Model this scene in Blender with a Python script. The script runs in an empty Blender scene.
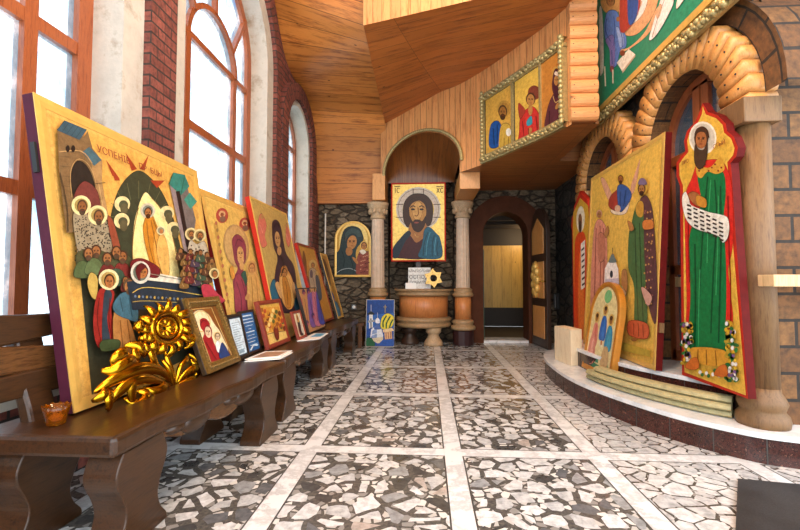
import bpy, math, random
from mathutils import Vector, Matrix
random.seed(7)
PI = math.pi
SC = bpy.context.scene
COL = SC.collection

# ------------------------------------------------------------------ camera
FPX, PITCH, YAW, CH = 416.0, math.radians(2.34), math.radians(3.71), 1.0
cam_d = bpy.data.cameras.new('camera'); cam = bpy.data.objects.new('camera', cam_d); COL.objects.link(cam)
cam_d.sensor_width = 36; cam_d.lens = FPX / 800 * 36; cam_d.clip_start = .02
cam.location = (0, 0, CH); cam.rotation_euler = (PI/2 + PITCH, 0, YAW)
SC.camera = cam
FW = Vector((-math.sin(YAW)*math.cos(PITCH), math.cos(YAW)*math.cos(PITCH), math.sin(PITCH)))
RT = Vector((math.cos(YAW), math.sin(YAW), 0)); UP = RT.cross(FW); EYE = Vector((0, 0, CH))

def ray(x, y): return FW + RT*((x-400)/FPX) - UP*((y-265)/FPX)
def hit(x, y, P, N):                      # measure a photo point on a known plane of the place
    d = ray(x, y); return EYE + d*((P-EYE).dot(N)/d.dot(N))
def atX(x, y, X): return hit(x, y, Vector((X, 0, 0)), Vector((1, 0, 0)))
def atY(x, y, Y): return hit(x, y, Vector((0, Y, 0)), Vector((0, 1, 0)))
def atZ(x, y, Z): return hit(x, y, Vector((0, 0, Z)), Vector((0, 0, 1)))

# ------------------------------------------------------------------ materials
def lin(c):
    if isinstance(c, str):
        c = c.lstrip('#'); c = [int(c[i:i+2], 16)/255 for i in (0, 2, 4)]
    return tuple(((v/12.92) if v <= .04045 else ((v+.055)/1.055)**2.4) for v in c[:3]) + (1,)

class NT:
    def __init__(s, name):
        s.m = bpy.data.materials.new(name); s.m.use_nodes = True
        s.t = s.m.node_tree; s.b = s.t.nodes['Principled BSDF']; s.out = s.t.nodes['Material Output']
    def n(s, typ, **kw):
        nd = s.t.nodes.new(typ)
        for k, v in kw.items():
            if k.startswith('i_'):
                key = k[2:]; key = int(key) if key.isdigit() else key.replace('_', ' ')
                nd.inputs[key].default_value = v
            else: setattr(nd, k, v)
        return nd
    def l(s, a, b): s.t.links.new(a, b)
    def ramp(s, fac, stops, interp='LINEAR'):
        r = s.n('ShaderNodeValToRGB'); r.color_ramp.interpolation = interp
        e = r.color_ramp.elements
        while len(e) < len(stops): e.new(.5)
        for el, (p, c) in zip(e, stops): el.position = p; el.color = lin(c)
        s.l(fac, r.inputs[0]); return r.outputs[0]
    def mapping(s, coord, scale=(1, 1, 1), rot=(0, 0, 0)):
        tc = s.n('ShaderNodeTexCoord'); mp = s.n('ShaderNodeMapping')
        mp.inputs['Scale'].default_value = scale; mp.inputs['Rotation'].default_value = rot
        s.l(tc.outputs[coord], mp.inputs[0]); return mp.outputs[0]
    def noise(s, vec, scale, detail=4, rough=.55):
        nd = s.n('ShaderNodeTexNoise'); nd.inputs['Scale'].default_value = scale
        nd.inputs['Detail'].default_value = detail; nd.inputs['Roughness'].default_value = rough
        if vec: s.l(vec, nd.inputs['Vector'])
        return nd
    def mix(s, fac, a, b, mode='MIX'):
        nd = s.n('ShaderNodeMix', data_type='RGBA', blend_type=mode)
        for inp, v in ((nd.inputs[0], fac), (nd.inputs[6], a), (nd.inputs[7], b)):
            if hasattr(v, 'node'): s.l(v, inp)
            else: inp.default_value = v
        return nd.outputs[2]
    def math(s, op, a, b=None):
        nd = s.n('ShaderNodeMath', operation=op)
        for i, v in enumerate((a, b)):
            if v is None: continue
            if hasattr(v, 'node'): s.l(v, nd.inputs[i])
            else: nd.inputs[i].default_value = v
        return nd.outputs[0]
    def bump(s, h, strength=.3, dist=.01):
        nd = s.n('ShaderNodeBump'); nd.inputs['Strength'].default_value = strength; nd.inputs['Distance'].default_value = dist
        s.l(h, nd.inputs['Height']); s.l(nd.outputs[0], s.b.inputs['Normal'])
    def base(s, c, rough=.5, metal=0, spec=.5):
        if hasattr(c, 'node'): s.l(c, s.b.inputs['Base Color'])
        else: s.b.inputs['Base Color'].default_value = lin(c)
        s.b.inputs['Roughness'].default_value = rough; s.b.inputs['Metallic'].default_value = metal
        s.b.inputs['Specular IOR Level'].default_value = spec
        return s.m

def wood(name, dark, light, scale=6, stretch=(1, 1, 12), rough=.45, coord='Object', knots=True, bump=.15):
    """grain runs along the axis whose stretch is smallest"""
    t = NT(name); v = t.mapping(coord, stretch)
    n1 = t.noise(v, scale, 5, .6); n2 = t.noise(v, scale*4, 3, .6)
    f = t.math('ADD', t.math('MULTIPLY', n1.outputs[0], .7), t.math('MULTIPLY', n2.outputs[0], .3))
    c = t.ramp(f, [(.3, dark), (.52, light), (.75, dark)])
    if knots:
        v2 = t.mapping(coord, tuple(.35 + .65*min(1, x/ max(stretch)) for x in stretch))
        vo = t.n('ShaderNodeTexVoronoi'); vo.inputs['Scale'].default_value = 3.2; t.l(v2, vo.inputs['Vector'])
        k = t.ramp(vo.outputs['Distance'], [(.03, '#000000'), (.075, '#ffffff')])
        kd = t.n('ShaderNodeRGB'); kd.outputs[0].default_value = tuple(x*.55 for x in lin(dark)[:3]) + (1,)
        c = t.mix(k, kd.outputs[0], c)
    t.bump(f, bump, .004)
    return t.base(c, rough)

def plank(name, dark, light, width=.13, length=2.2, gap=.02, rough=.4, tone=.25, scale=3.0):
    """UV boards: u along the board (metres), v across"""
    t = NT(name); uv = t.mapping('UV')
    br = t.n('ShaderNodeTexBrick'); t.l(uv, br.inputs['Vector'])
    br.offset = .37; br.offset_frequency = 1
    br.inputs['Scale'].default_value = 1; br.inputs['Brick Width'].default_value = length; br.inputs['Row Height'].default_value = width
    br.inputs['Mortar Size'].default_value = gap*width*.5; br.inputs['Mortar Smooth'].default_value = .3; br.inputs['Bias'].default_value = 0
    br.inputs['Color1'].default_value = (0, 0, 0, 1); br.inputs['Color2'].default_value = (1, 1, 1, 1); br.inputs['Mortar'].default_value = (.5, .5, .5, 1)
    mp = t.n('ShaderNodeMapping'); mp.inputs['Scale'].default_value = (1, 9, 1); t.l(uv, mp.inputs[0])
    off = t.n('ShaderNodeVectorMath', operation='ADD'); t.l(mp.outputs[0], off.inputs[0])
    sc = t.n('ShaderNodeVectorMath', operation='SCALE'); sc.inputs['Scale'].default_value = 37; t.l(br.outputs['Color'], sc.inputs[0]); t.l(sc.outputs[0], off.inputs[1])
    n1 = t.noise(off.outputs[0], scale, 6, .62)
    n2 = t.noise(off.outputs[0], scale*6, 3, .6)
    f = t.math('ADD', t.math('MULTIPLY', n1.outputs[0], .75), t.math('MULTIPLY', n2.outputs[0], .25))
    c = t.ramp(f, [(.33, dark), (.5, light), (.62, light), (.75, dark)])
    mk = t.n('ShaderNodeMapping'); mk.inputs['Scale'].default_value = (1, 1.7, 1); t.l(uv, mk.inputs[0])
    vo = t.n('ShaderNodeTexVoronoi'); vo.inputs['Scale'].default_value = 2.6; t.l(mk.outputs[0], vo.inputs['Vector'])
    k = t.ramp(vo.outputs['Distance'], [(.025, '#000000'), (.06, '#ffffff')])
    kd = t.n('ShaderNodeRGB'); kd.outputs[0].default_value = tuple(x*.4 for x in lin(dark)[:3]) + (1,)
    c = t.mix(k, kd.outputs[0], c)
    bw = t.n('ShaderNodeSeparateColor'); t.l(br.outputs['Color'], bw.inputs[0])
    tn = t.math('ADD', t.math('MULTIPLY', bw.outputs[0], tone), 1-tone*.6)
    cc = t.n('ShaderNodeCombineColor'); [t.l(tn, cc.inputs[i]) for i in range(3)]
    c = t.mix(1.0, c, cc.outputs[0], 'MULTIPLY')
    c = t.mix(t.math('MULTIPLY', br.outputs['Fac'], .8), c, kd.outputs[0])
    h = t.math('SUBTRACT', t.math('MULTIPLY', f, .25), br.outputs['Fac'])
    t.bump(h, .35, .006)
    return t.base(c, rough)

def brickm(name, c1, c2, mortar, w=.25, h=.078, m=.008, rough=.75, bump=.6, axes='UV'):
    t = NT(name); uv = t.mapping(axes)
    br = t.n('ShaderNodeTexBrick'); t.l(uv, br.inputs['Vector'])
    for k, v in (('Scale', 1), ('Brick Width', w), ('Row Height', h), ('Mortar Size', m), ('Mortar Smooth', .2), ('Bias', 0)): br.inputs[k].default_value = v
    br.inputs['Color1'].default_value = lin(c1); br.inputs['Color2'].default_value = lin(c2); br.inputs['Mortar'].default_value = lin(mortar)
    nz = t.noise(uv, 22, 4, .6)
    v = t.ramp(nz.outputs[0], [(.3, '#9a9a9a'), (.7, '#ffffff')])
    c = t.mix(1.0, br.outputs[0], v, 'MULTIPLY')
    t.bump(t.math('SUBTRACT', t.math('MULTIPLY', nz.outputs[0], .3), br.outputs['Fac']), bump, .008)
    return t.base(c, rough)

def stonem(name, cols, mortar, scale=(5, 5, 9), rough=.8):
    t = NT(name); v = t.mapping('Object', scale)
    nz = t.noise(v, 1.4, 3); ad = t.n('ShaderNodeVectorMath', operation='ADD'); t.l(v, ad.inputs[0])
    ns = t.n('ShaderNodeVectorMath', operation='SCALE'); ns.inputs['Scale'].default_value = .45; t.l(nz.outputs['Color'], ns.inputs[0]); t.l(ns.outputs[0], ad.inputs[1])
    ed = t.n('ShaderNodeTexVoronoi', feature='DISTANCE_TO_EDGE', distance='EUCLIDEAN'); ed.inputs['Scale'].default_value = 1; t.l(ad.outputs[0], ed.inputs['Vector'])
    ce = t.n('ShaderNodeTexVoronoi', feature='F1'); ce.inputs['Scale'].default_value = 1; t.l(ad.outputs[0], ce.inputs['Vector'])
    sp = t.n('ShaderNodeSeparateColor'); t.l(ce.outputs['Color'], sp.inputs[0])
    c = t.ramp(sp.outputs[0], [(i/(len(cols)-1), k) for i, k in enumerate(cols)])
    n2 = t.noise(v, 5, 5, .65)
    c = t.mix(1.0, c, t.ramp(n2.outputs[0], [(.3, '#777777'), (.7, '#ffffff')]), 'MULTIPLY')
    g = t.ramp(ed.outputs['Distance'], [(.03, '#000000'), (.11, '#ffffff')])
    c = t.mix(g, lin(mortar), c)
    h = t.math('ADD', t.math('MULTIPLY', n2.outputs[0], .35), t.n('ShaderNodeSeparateColor').outputs[0] if False else g)
    t.bump(h, .8, .03)
    return t.base(c, rough)

def terrazzo(name, stops, grout, thr=.05, scale=8.5, rough=.16):
    t = NT(name); v = t.mapping('Object')
    nz = t.noise(v, 7, 2); ad = t.n('ShaderNodeVectorMath', operation='ADD'); t.l(v, ad.inputs[0])
    ns = t.n('ShaderNodeVectorMath', operation='SCALE'); ns.inputs['Scale'].default_value = .03; t.l(nz.outputs['Color'], ns.inputs[0]); t.l(ns.outputs[0], ad.inputs[1])
    ed = t.n('ShaderNodeTexVoronoi', feature='DISTANCE_TO_EDGE', voronoi_dimensions='2D'); ed.inputs['Scale'].default_value = scale; t.l(ad.outputs[0], ed.inputs['Vector'])
    ce = t.n('ShaderNodeTexVoronoi', feature='F1', voronoi_dimensions='2D'); ce.inputs['Scale'].default_value = scale; t.l(ad.outputs[0], ce.inputs['Vector'])
    sp = t.n('ShaderNodeSeparateColor'); t.l(ce.outputs['Color'], sp.inputs[0])
    c = t.ramp(sp.outputs[0], stops, 'CONSTANT')
    n2 = t.noise(v, 26, 5, .65)
    c = t.mix(1.0, c, t.ramp(n2.outputs[0], [(.3, '#c0c0c0'), (.6, '#ffffff')]), 'MULTIPLY')
    # gap width varies from stone to stone
    th = t.math('ADD', t.math('MULTIPLY', sp.outputs[1], thr*.9), thr*.45)
    g = t.math('GREATER_THAN', ed.outputs['Distance'], th)
    n3 = t.noise(v, 60, 3); gc = t.ramp(n3.outputs[0], [(.3, grout), (.8, '#6c675f')])
    e2 = t.n('ShaderNodeTexVoronoi', feature='DISTANCE_TO_EDGE', voronoi_dimensions='2D'); e2.inputs['Scale'].default_value = scale*2.3; t.l(ad.outputs[0], e2.inputs['Vector'])
    f2 = t.n('ShaderNodeTexVoronoi', feature='F1', voronoi_dimensions='2D'); f2.inputs['Scale'].default_value = scale*2.3; t.l(ad.outputs[0], f2.inputs['Vector'])
    s2 = t.n('ShaderNodeSeparateColor'); t.l(f2.outputs['Color'], s2.inputs[0])
    chip = t.math('MULTIPLY', t.math('GREATER_THAN', e2.outputs['Distance'], .13), t.math('GREATER_THAN', s2.outputs[0], .45))
    chip = t.math('MULTIPLY', chip, t.math('GREATER_THAN', th, ed.outputs['Distance']))
    cc_ = t.ramp(s2.outputs[1], [(0, '#b9b7b2'), (.4, '#d5d3ce'), (.7, '#8c8a86')], 'CONSTANT')
    gc = t.mix(chip, gc, cc_)
    c = t.mix(g, gc, c)
    t.base(c, rough)
    t.l(t.math('ADD', t.math('MULTIPLY', n2.outputs[0], .12), rough-.06), t.b.inputs['Roughness'])
    return t.m

def plain(name, c, rough=.5, metal=0, var=.12, scale=18, bump=.0, spec=.5):
    t = NT(name); v = t.mapping('Object'); nz = t.noise(v, scale, 4, .6)
    a = lin(c); d = [max(0, x*(1-var*2)) for x in a[:3]] + [1]; h = [min(1, x*(1+var)) for x in a[:3]] + [1]
    col = t.mix(nz.outputs[0], tuple(d), tuple(h))
    if bump: t.bump(nz.outputs[0], bump, .004)
    return t.base(col, rough, metal, spec)

def speckle(name, cols, scale=90, rough=.2):
    t = NT(name); v = t.mapping('Object'); nz = t.noise(v, scale, 3, .7); n2 = t.noise(v, 6, 3)
    c = t.ramp(nz.outputs[0], [(.3 + .4*i/(len(cols)-1), k) for i, k in enumerate(cols)])
    c = t.mix(1.0, c, t.ramp(n2.outputs[0], [(.3, '#bbbbbb'), (.7, '#ffffff')]), 'MULTIPLY')
    return t.base(c, rough)

def marble(name, c='#dfe1e2', vein='#979797', rough=.15):
    t = NT(name); v = t.mapping('Object'); nz = t.noise(v, 3.2, 6, .7)
    r = t.ramp(nz.outputs[0], [(.42, c), (.5, vein), (.55, c)])
    n2 = t.noise(v, 1.3, 3); col = t.mix(n2.outputs[0], lin(c), r)
    return t.base(col, rough)

def plasterm(name):
    t = NT(name); v = t.mapping('Object'); nz = t.noise(v, 3.5, 6, .7)
    c = t.ramp(nz.outputs[0], [(.3, '#8f8270'), (.45, '#b9b0a2'), (.6, '#aea598'), (.75, '#8d7860')])
    n2 = t.noise(v, 30, 4); t.bump(n2.outputs[0], .4, .006)
    return t.base(c, .85)

def paintm(name):
    t = NT(name)
    a = t.n('ShaderNodeAttribute', attribute_name='Col'); g = t.n('ShaderNodeAttribute', attribute_name='gold')
    v = t.mapping('Object'); n1 = t.noise(v, 28, 5, .65); n2 = t.noise(v, 140, 2)
    f = t.math('ADD', t.math('MULTIPLY', n1.outputs[0], .7), t.math('MULTIPLY', n2.outputs[0], .3))
    c = t.mix(1.0, a.outputs['Color'], t.ramp(f, [(.3, '#c8c0b8'), (.6, '#ffffff')]), 'MULTIPLY')
    t.base(c, .42, 0, .22)
    t.l(t.math('MULTIPLY', g.outputs['Fac'], .3), t.b.inputs['Metallic'])
    t.l(t.math('SUBTRACT', .42, t.math('MULTIPLY', g.outputs['Fac'], .1)), t.b.inputs['Roughness'])
    t.bump(n1.outputs[0], .05, .002)
    return t.m

def glassm(name, tint, frost, stain=None):
    """thin frosted pane: lets the day through, scatters part of it, a little mirror"""
    t = NT(name); v = t.mapping('Object', (1, 1, .6)); nz = t.noise(v, 3.5, 7, .75)
    tr = t.n('ShaderNodeBsdfTransparent'); tl = t.n('ShaderNodeBsdfTranslucent'); gl = t.n('ShaderNodeBsdfGlossy')
    c = t.ramp(nz.outputs[0], [(.36, tint), (.5, '#a3b7c3'), (.6, '#e6eef2'), (.72, tint)])
    t.l(c, tr.inputs[0]); t.l(c, tl.inputs[0]); gl.inputs['Roughness'].default_value = .05
    m1 = t.n('ShaderNodeMixShader'); m1.inputs[0].default_value = frost; t.l(tr.outputs[0], m1.inputs[1]); t.l(tl.outputs[0], m1.inputs[2])
    m2 = t.n('ShaderNodeMixShader'); m2.inputs[0].default_value = .06; t.l(m1.outputs[0], m2.inputs[1]); t.l(gl.outputs[0], m2.inputs[2])
    t.l(m2.outputs[0], t.out.inputs[0]); return t.m

M = {}
M['paint'] = paintm('icon_paint')
M['gilt'] = plain('gilt', '#c79a3a', .25, .85, .15, 30, .1)
M['gilt_pale'] = plain('gilt_pale', '#b5a06a', .38, .5, .3, 45, .5)
M['gold_shiny'] = plain('gold_shiny', '#d29a1e', .18, 1.0, .12, 20, .05)
M['maroon'] = plain('maroon_paint', '#4a1a2c', .6, 0, .2, spec=.15)
M['red_edge'] = plain('red_paint', '#b42a18', .5, 0, .15, spec=.2)
M['red_wood'] = plain('red_wood', '#8a3420', .4, 0, .25, 20)
M['red_dark'] = plain('dark_red_paint', '#5e1210', .6, 0, .2, spec=.12)
M['orange_gold'] = plain('orange_gold', '#c8842c', .35, .35, .2)
M['gold_border'] = plain('gold_border', '#e2b45c', .34, .3, .15, 25)
M['dark_frame'] = plain('dark_frame', '#2a1c14', .4, 0, .3, 60, .2)
M['carved_frame'] = plain('carved_bronze_frame', '#8a6a34', .35, .5, .55, 60, .8)
M['canvas_edge'] = plain('canvas_edge', '#b9b3a6', .7)
M['fascia'] = plank('fascia_boards', '#a85c30', '#dd985a', .105, 3.0, .09, .38, .22)
M['fascia_lit'] = plank('riser_boards', '#ac6636', '#dc9c64', .105, 3.0, .05, .38, .2)
M['ceil'] = plank('ceiling_boards', '#7c3e18', '#ca7e38', .22, 2.2, .04, .5, .35, 2.2)
M['ceil_b'] = plank('ceiling_boards_flat', '#74381a', '#b2662c', .16, 4.0, .04, .36, .22, 2.0)
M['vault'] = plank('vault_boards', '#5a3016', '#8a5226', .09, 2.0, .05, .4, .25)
M['soffit'] = plank('soffit_boards', '#6a3a1a', '#9a6030', .12, 2.5, .05, .4, .3)
M['logs'] = wood('half_logs', '#b06c3c', '#dc9a60', 5, (1, 14, 14), .4)
M['ring'] = wood('ring_wood', '#a4662f', '#cf9350', 5, (12, 3, 3), .42)
M['bench'] = wood('bench_wood', '#1a0e07', '#3f2612', 3.2, (10, 1, 10), .32, bump=.3)
M['bench_light'] = wood('bench_wood_worn', '#28160c', '#5e3c20', 3.2, (10, 1, 10), .22, bump=.25)
M['window_wood'] = wood('window_wood', '#6e3018', '#96502a', 5, (10, 10, 1), .4, knots=False)
M['door_wood'] = wood('door_wood', '#a3622a', '#cf9250', 4, (10, 10, 1), .4)
M['door_dark'] = wood('door_dark_wood', '#20140e', '#3c281c', 4, (10, 10, 1), .45, knots=False)
M['pine_pale'] = wood('pale_pine', '#b08a5a', '#d8b888', 4, (10, 10, 1), .5)
M['pine_shaded'] = wood('shaded_pine', '#55391f', '#7b5a36', 4, (10, 10, 1), .55)  # pine darkened: the shade on the near column is put into its colour
M['drum'] = wood('drum_wood', '#9a5426', '#c88148', 6, (9, 9, .8), .4, knots=False)
M['ply'] = wood('plywood', '#d0b48c', '#e9d6b4', 3, (4, 8, 1), .55, knots=False)
M['brick'] = brickm('red_brick', '#743a30', '#985244', '#3a2e28')
M['brick_pier'] = brickm('brown_brick', '#6d4520', '#8c5f31', '#2c2116', .36, .155, .010)
M['stone'] = stonem('dark_stone_masonry', ['#5e4c38', '#86735a', '#6e5c46', '#98866e', '#7a664e'], '#33281b', (4.5, 4.5, 9.5))
M['stone2'] = stonem('rough_grey_stone', ['#3a332b', '#51483d', '#2f2922', '#5e5548'], '#181410', (3, 3, 6))
M['plaster'] = plasterm('window_plaster')
M['column'] = plain('column_stone', '#cbb096', .5, 0, .18, 14, .1)
M['capital'] = plain('carved_capital', '#c2a27c', .5, 0, .3, 40, .6)
M['ledge'] = plain('carved_ledge', '#a8875f', .5, 0, .3, 30, .5)
M['pedestal'] = plain('maroon_pedestal', '#35181a', .4, 0, .3, 12)
M['tile_mix'] = terrazzo('terrazzo_mixed', [(0, '#d6d8d9'), (.3, '#c4c6c7'), (.48, '#e0e3e5'), (.62, '#9c9fa1'), (.72, '#6a6c6f'), (.82, '#4d4c4b'), (.9, '#b4aaa2'), (.93, '#d2d4d5')], '#444343', .17, 9.5)
M['tile_white'] = terrazzo('terrazzo_white', [(0, '#d2d3d3'), (.4, '#c2c3c3'), (.7, '#dadbdb'), (.86, '#bcbdbd'), (.95, '#9a9b9b')], '#3a3836', .075, 10.5)
M['marble'] = marble('marble_strip')
M['tread'] = marble('marble_tread', '#e4e5e6', '#b5b8bc', .2)
M['grout'] = plain('grout', '#3b3834', .6)
M['granite'] = speckle('dark_red_granite', ['#1e1010', '#5c322a', '#2a1614', '#8a5a4a'], 55)
M['mat'] = speckle('dark_granite_slab', ['#2a2a2c', '#3c3c3e', '#232325', '#4a4a4c'], 90, .42)
M['arch_brown'] = plain('brown_plaster', '#54301f', .7, 0, .25, 8, .2, .1)
M['glass'] = glassm('window_glass', '#7b94a2', .3)
M['glass_blue'] = glassm('blue_stained_glass', '#6f9ad0', .3)
M['glass_green'] = glassm('green_stained_glass', '#5aa08a', .3)
M['glass_dark'] = plain('door_glass', '#7e93a8', .04, .75, .2, 3)
M['white'] = plain('white_paint', '#e6e4de', .5, 0, .05)
M['black'] = plain('black_paint', '#141414', .5)
M['letter'] = plain('lettering_ink', '#2b1a12', .6)
M['letter_red'] = plain('red_lettering', '#8a3a20', .6)
M['paper'] = plain('paper', '#e8e6e0', .6, 0, .06)
M['paper_blue'] = plain('blue_paper', '#2f5f8e', .35, 0, .2, 8)
M['green_jamb'] = plain('green_jamb', '#2f5a44', .5)
M['yellow_panel'] = plank('yellow_panel', '#b08038', '#d6a850', .22, 3, .03, .4, .2)
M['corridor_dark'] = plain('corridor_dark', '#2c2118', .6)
M['roll'] = plain('pale_green_moulding', '#b3a87a', .55, 0, .3, 30, .3)
M['plastic_grey'] = plain('grey_plastic', '#6a6a6c', .4)
def amberm():
    t = NT('amber_glass'); t.base('#b8660c', .06); t.b.inputs['Transmission Weight'].default_value = .8; t.b.inputs['IOR'].default_value = 1.45
    return t.m
M['amber'] = amberm()

# ------------------------------------------------------------------ mesh building
V3 = Vector
class MB:
    def __init__(s): s.v = []; s.f = []; s.mi = []; s.sm = []; s.uv = []; s.col = []; s.gold = []; s.has = False
    def add(s, vs, fs, mat=0, smooth=False, uvs=None, col=None, gold=0):
        o = len(s.v); s.v += [tuple(p) for p in vs]
        for k, f in enumerate(fs):
            s.f.append([o+i for i in f]); s.mi.append(mat); s.sm.append(smooth)
            s.uv.append(uvs[k] if uvs else None); s.col.append(col); s.gold.append(gold)
        if col: s.has = True
        return s
    def hexa(s, O, U, V, W, mat=0):
        O, U, V, W = V3(O), V3(U), V3(V), V3(W)
        p = [O, O+U, O+U+V, O+V, O+W, O+U+W, O+U+V+W, O+V+W]
        fs = [(3, 2, 1, 0), (4, 5, 6, 7), (0, 1, 5, 4), (1, 2, 6, 5), (2, 3, 7, 6), (3, 0, 4, 7)]
        if U.cross(V).dot(W) < 0: fs = [f[::-1] for f in fs]
        a, b, c = U.length, V.length, W.length
        dims = [(a, b), (a, b), (a, c), (b, c), (a, c), (b, c)]
        return s.add(p, fs, mat, uvs=[[(0, 0), (d[0], 0), d, (0, d[1])] for d in dims])
    def box(s, lo, hi, mat=0):
        lo, hi = V3(lo), V3(hi); d = hi-lo
        return s.hexa(lo, (d.x, 0, 0), (0, d.y, 0), (0, 0, d.z), mat)
    def prism(s, poly, ext, mat=0, matside=None, uvax=None):
        poly = [V3(p) for p in poly]; ext = V3(ext); n = len(poly)
        nrm = V3((0, 0, 0))
        for i in range(n): nrm += poly[i].cross(poly[(i+1) % n])
        if nrm.dot(ext) < 0: poly = poly[::-1]
        q = [p+ext for p in poly]
        uv = None
        def U(ps): return [((p.dot(uvax[0])), p.dot(uvax[1])) for p in ps] if uvax else None
        s.add(poly+q, [tuple(range(n))[::-1]], mat, uvs=[U(poly[::-1])] if uvax else None)
        o = len(s.v)-2*n
        s.f.append([o+n+i for i in range(n)]); s.mi.append(mat); s.sm.append(False); s.uv.append(U(q)); s.col.append(None); s.gold.append(0)
        L = 0; e = ext.length
        for i in range(n):
            j = (i+1) % n; d = (poly[j]-poly[i]).length
            s.f.append([o+i, o+j, o+n+j, o+n+i]); s.mi.append(mat if matside is None else matside); s.sm.append(False)
            s.uv.append([(L, 0), (L+d, 0), (L+d, e), (L, e)]); s.col.append(None); s.gold.append(0); L += d
        return s
    def tube(s, pts, r, n=8, mat=0, closed=False, flat=1.0, up=None):
        pts = [V3(p) for p in pts]; k = len(pts)
        rs = r if isinstance(r, (list, tuple)) else [r]*k
        vs = []; pn = V3(up) if up else None
        for i, p in enumerate(pts):
            a = pts[(i-1) % k] if (closed or i) else p; b = pts[(i+1) % k] if (closed or i < k-1) else p
            t = (b-a).normalized()
            if pn is None: pn = t.orthogonal()
            x = pn - t*pn.dot(t)
            x = x.normalized() if x.length > 1e-6 else t.orthogonal().normalized()
            if not up: pn = x
            y = t.cross(x)
            for j in range(n):
                an = 2*PI*j/n; vs.append(p + x*math.cos(an)*rs[i]*flat + y*math.sin(an)*rs[i])
        fs = []
        for i in range(k if closed else k-1):
            for j in range(n):
                a = i*n+j; b = i*n+(j+1) % n; c = ((i+1) % k)*n+(j+1) % n; d = ((i+1) % k)*n+j
                fs.append((a, b, c, d))
        s.add(vs, fs, mat, True)
        if not closed: s.add([], [], mat); o = len(s.v)-len(vs); s._f([o+j for j in range(n)][::-1], mat); s._f([o+(k-1)*n+j for j in range(n)], mat)
        return s
    def _f(s, f, mat): s.f.append(f); s.mi.append(mat); s.sm.append(False); s.uv.append(None); s.col.append(None); s.gold.append(0)
    def lathe(s, prof, c, n=32, a0=0, a1=2*PI, mat=0, smooth=True, flute=0, ax=(1, 1)):
        full = abs(a1-a0-2*PI) < 1e-6; m = n if full else n+1; vs = []
        for r, z in prof:
            for j in range(m):
                a = a0+(a1-a0)*j/n; rr = r*(1-flute*(j % 2))
                vs.append((c[0]+rr*math.cos(a)*ax[0], c[1]+rr*math.sin(a)*ax[1], c[2]+z))
        fs = []; uvs = []
        for i in range(len(prof)-1):
            for j in range(n):
                b = (j+1) % m
                fs.append((i*m+j, i*m+b, (i+1)*m+b, (i+1)*m+j))
                r = max(prof[i][0], .02); u0, u1 = (a1-a0)*j/n*r, (a1-a0)*(j+1)/n*r; z0, z1 = prof[i][1], prof[i+1][1]
                uvs.append([(z0, u0), (z0, u1), (z1, u1), (z1, u0)])
        s.add(vs, fs, mat, smooth, uvs)
        o = len(s.v)-len(vs); k = len(prof)-1
        if prof[0][0] > 1e-4: s._f([o+j for j in range(m)][::-1], mat)
        if prof[k][0] > 1e-4: s._f([o+k*m+j for j in range(m)], mat)
        return s
    def ball(s, c, r, nu=14, nv=8, mat=0):
        c = V3(c); r = V3(r) if hasattr(r, '__len__') else V3((r, r, r)); vs = []; fs = []
        for i in range(nv+1):
            th = PI*i/nv
            for j in range(nu):
                ph = 2*PI*j/nu; vs.append((c.x+r.x*math.sin(th)*math.cos(ph), c.y+r.y*math.sin(th)*math.sin(ph), c.z-r.z*math.cos(th)))
        for i in range(nv):
            for j in range(nu): fs.append((i*nu+j, i*nu+(j+1) % nu, (i+1)*nu+(j+1) % nu, (i+1)*nu+j))
        return s.add(vs, fs, mat, True)
    def grid(s, fn, nu, nv, su=1, sv=1, mat=0, smooth=True, flip=False):
        vs = [fn(i/nu, j/nv) for j in range(nv+1) for i in range(nu+1)]; fs = []; uvs = []
        for j in range(nv):
            for i in range(nu):
                a = j*(nu+1)+i; f = (a, a+1, a+nu+2, a+nu+1)
                u = [(i/nu*su, j/nv*sv), ((i+1)/nu*su, j/nv*sv), ((i+1)/nu*su, (j+1)/nv*sv), (i/nu*su, (j+1)/nv*sv)]
                if flip: f = f[::-1]; u = u[::-1]
                fs.append(f); uvs.append(u)
        return s.add(vs, fs, mat, smooth, uvs)

def obj(name, mb, mats, parent=None, bevel=0, weld=False):
    if not isinstance(mats, (list, tuple)): mats = [mats]
    off = V3(parent_origin(parent)) if parent else V3((0, 0, 0))
    me = bpy.data.meshes.new(name)
    me.from_pydata([tuple(V3(p)-off) for p in mb.v], [], mb.f)
    for m in mats: me.materials.append(M[m] if isinstance(m, str) else m)
    me.polygons.foreach_set('material_index', mb.mi); me.polygons.foreach_set('use_smooth', mb.sm)
    if any(u is not None for u in mb.uv):
        ul = me.uv_layers.new(name='UVMap')
        for p, u in zip(me.polygons, mb.uv):
            if u:
                for li, c in zip(p.loop_indices, u): ul.data[li].uv = c
    if mb.has:
        ca = me.color_attributes.new('Col', 'FLOAT_COLOR', 'CORNER'); ga = me.attributes.new('gold', 'FLOAT', 'FACE')
        for p, c, g in zip(me.polygons, mb.col, mb.gold):
            ga.data[p.index].value = g
            for li in p.loop_indices: ca.data[li].color = c or (1, 1, 1, 1)
    me.update()
    o = bpy.data.objects.new(name, me); COL.objects.link(o)
    if parent: o.parent = parent
    if bevel:
        b = o.modifiers.new('bevel', 'BEVEL'); b.width = bevel; b.segments = 2; b.limit_method = 'ANGLE'
    return o
def parent_origin(p):
    l = V3(p.location)
    while p.parent: p = p.parent; l += V3(p.location)
    return l
def thing(name, label, cat, loc, group=None):
    o = bpy.data.objects.new(name, None); COL.objects.link(o); o.location = loc; o.empty_display_size = .1
    return tag(o, label, cat, group)
def tag(o, label, cat, group=None):
    o['label'] = label; o['category'] = cat
    if group: o['group'] = group
    return o
def struct(name, mb, mats, parent=None, label=None, bevel=0):
    o = obj(name, mb, mats, parent, bevel)
    if not parent: o['kind'] = 'structure'
    if label: o['label'] = label
    return o
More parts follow.
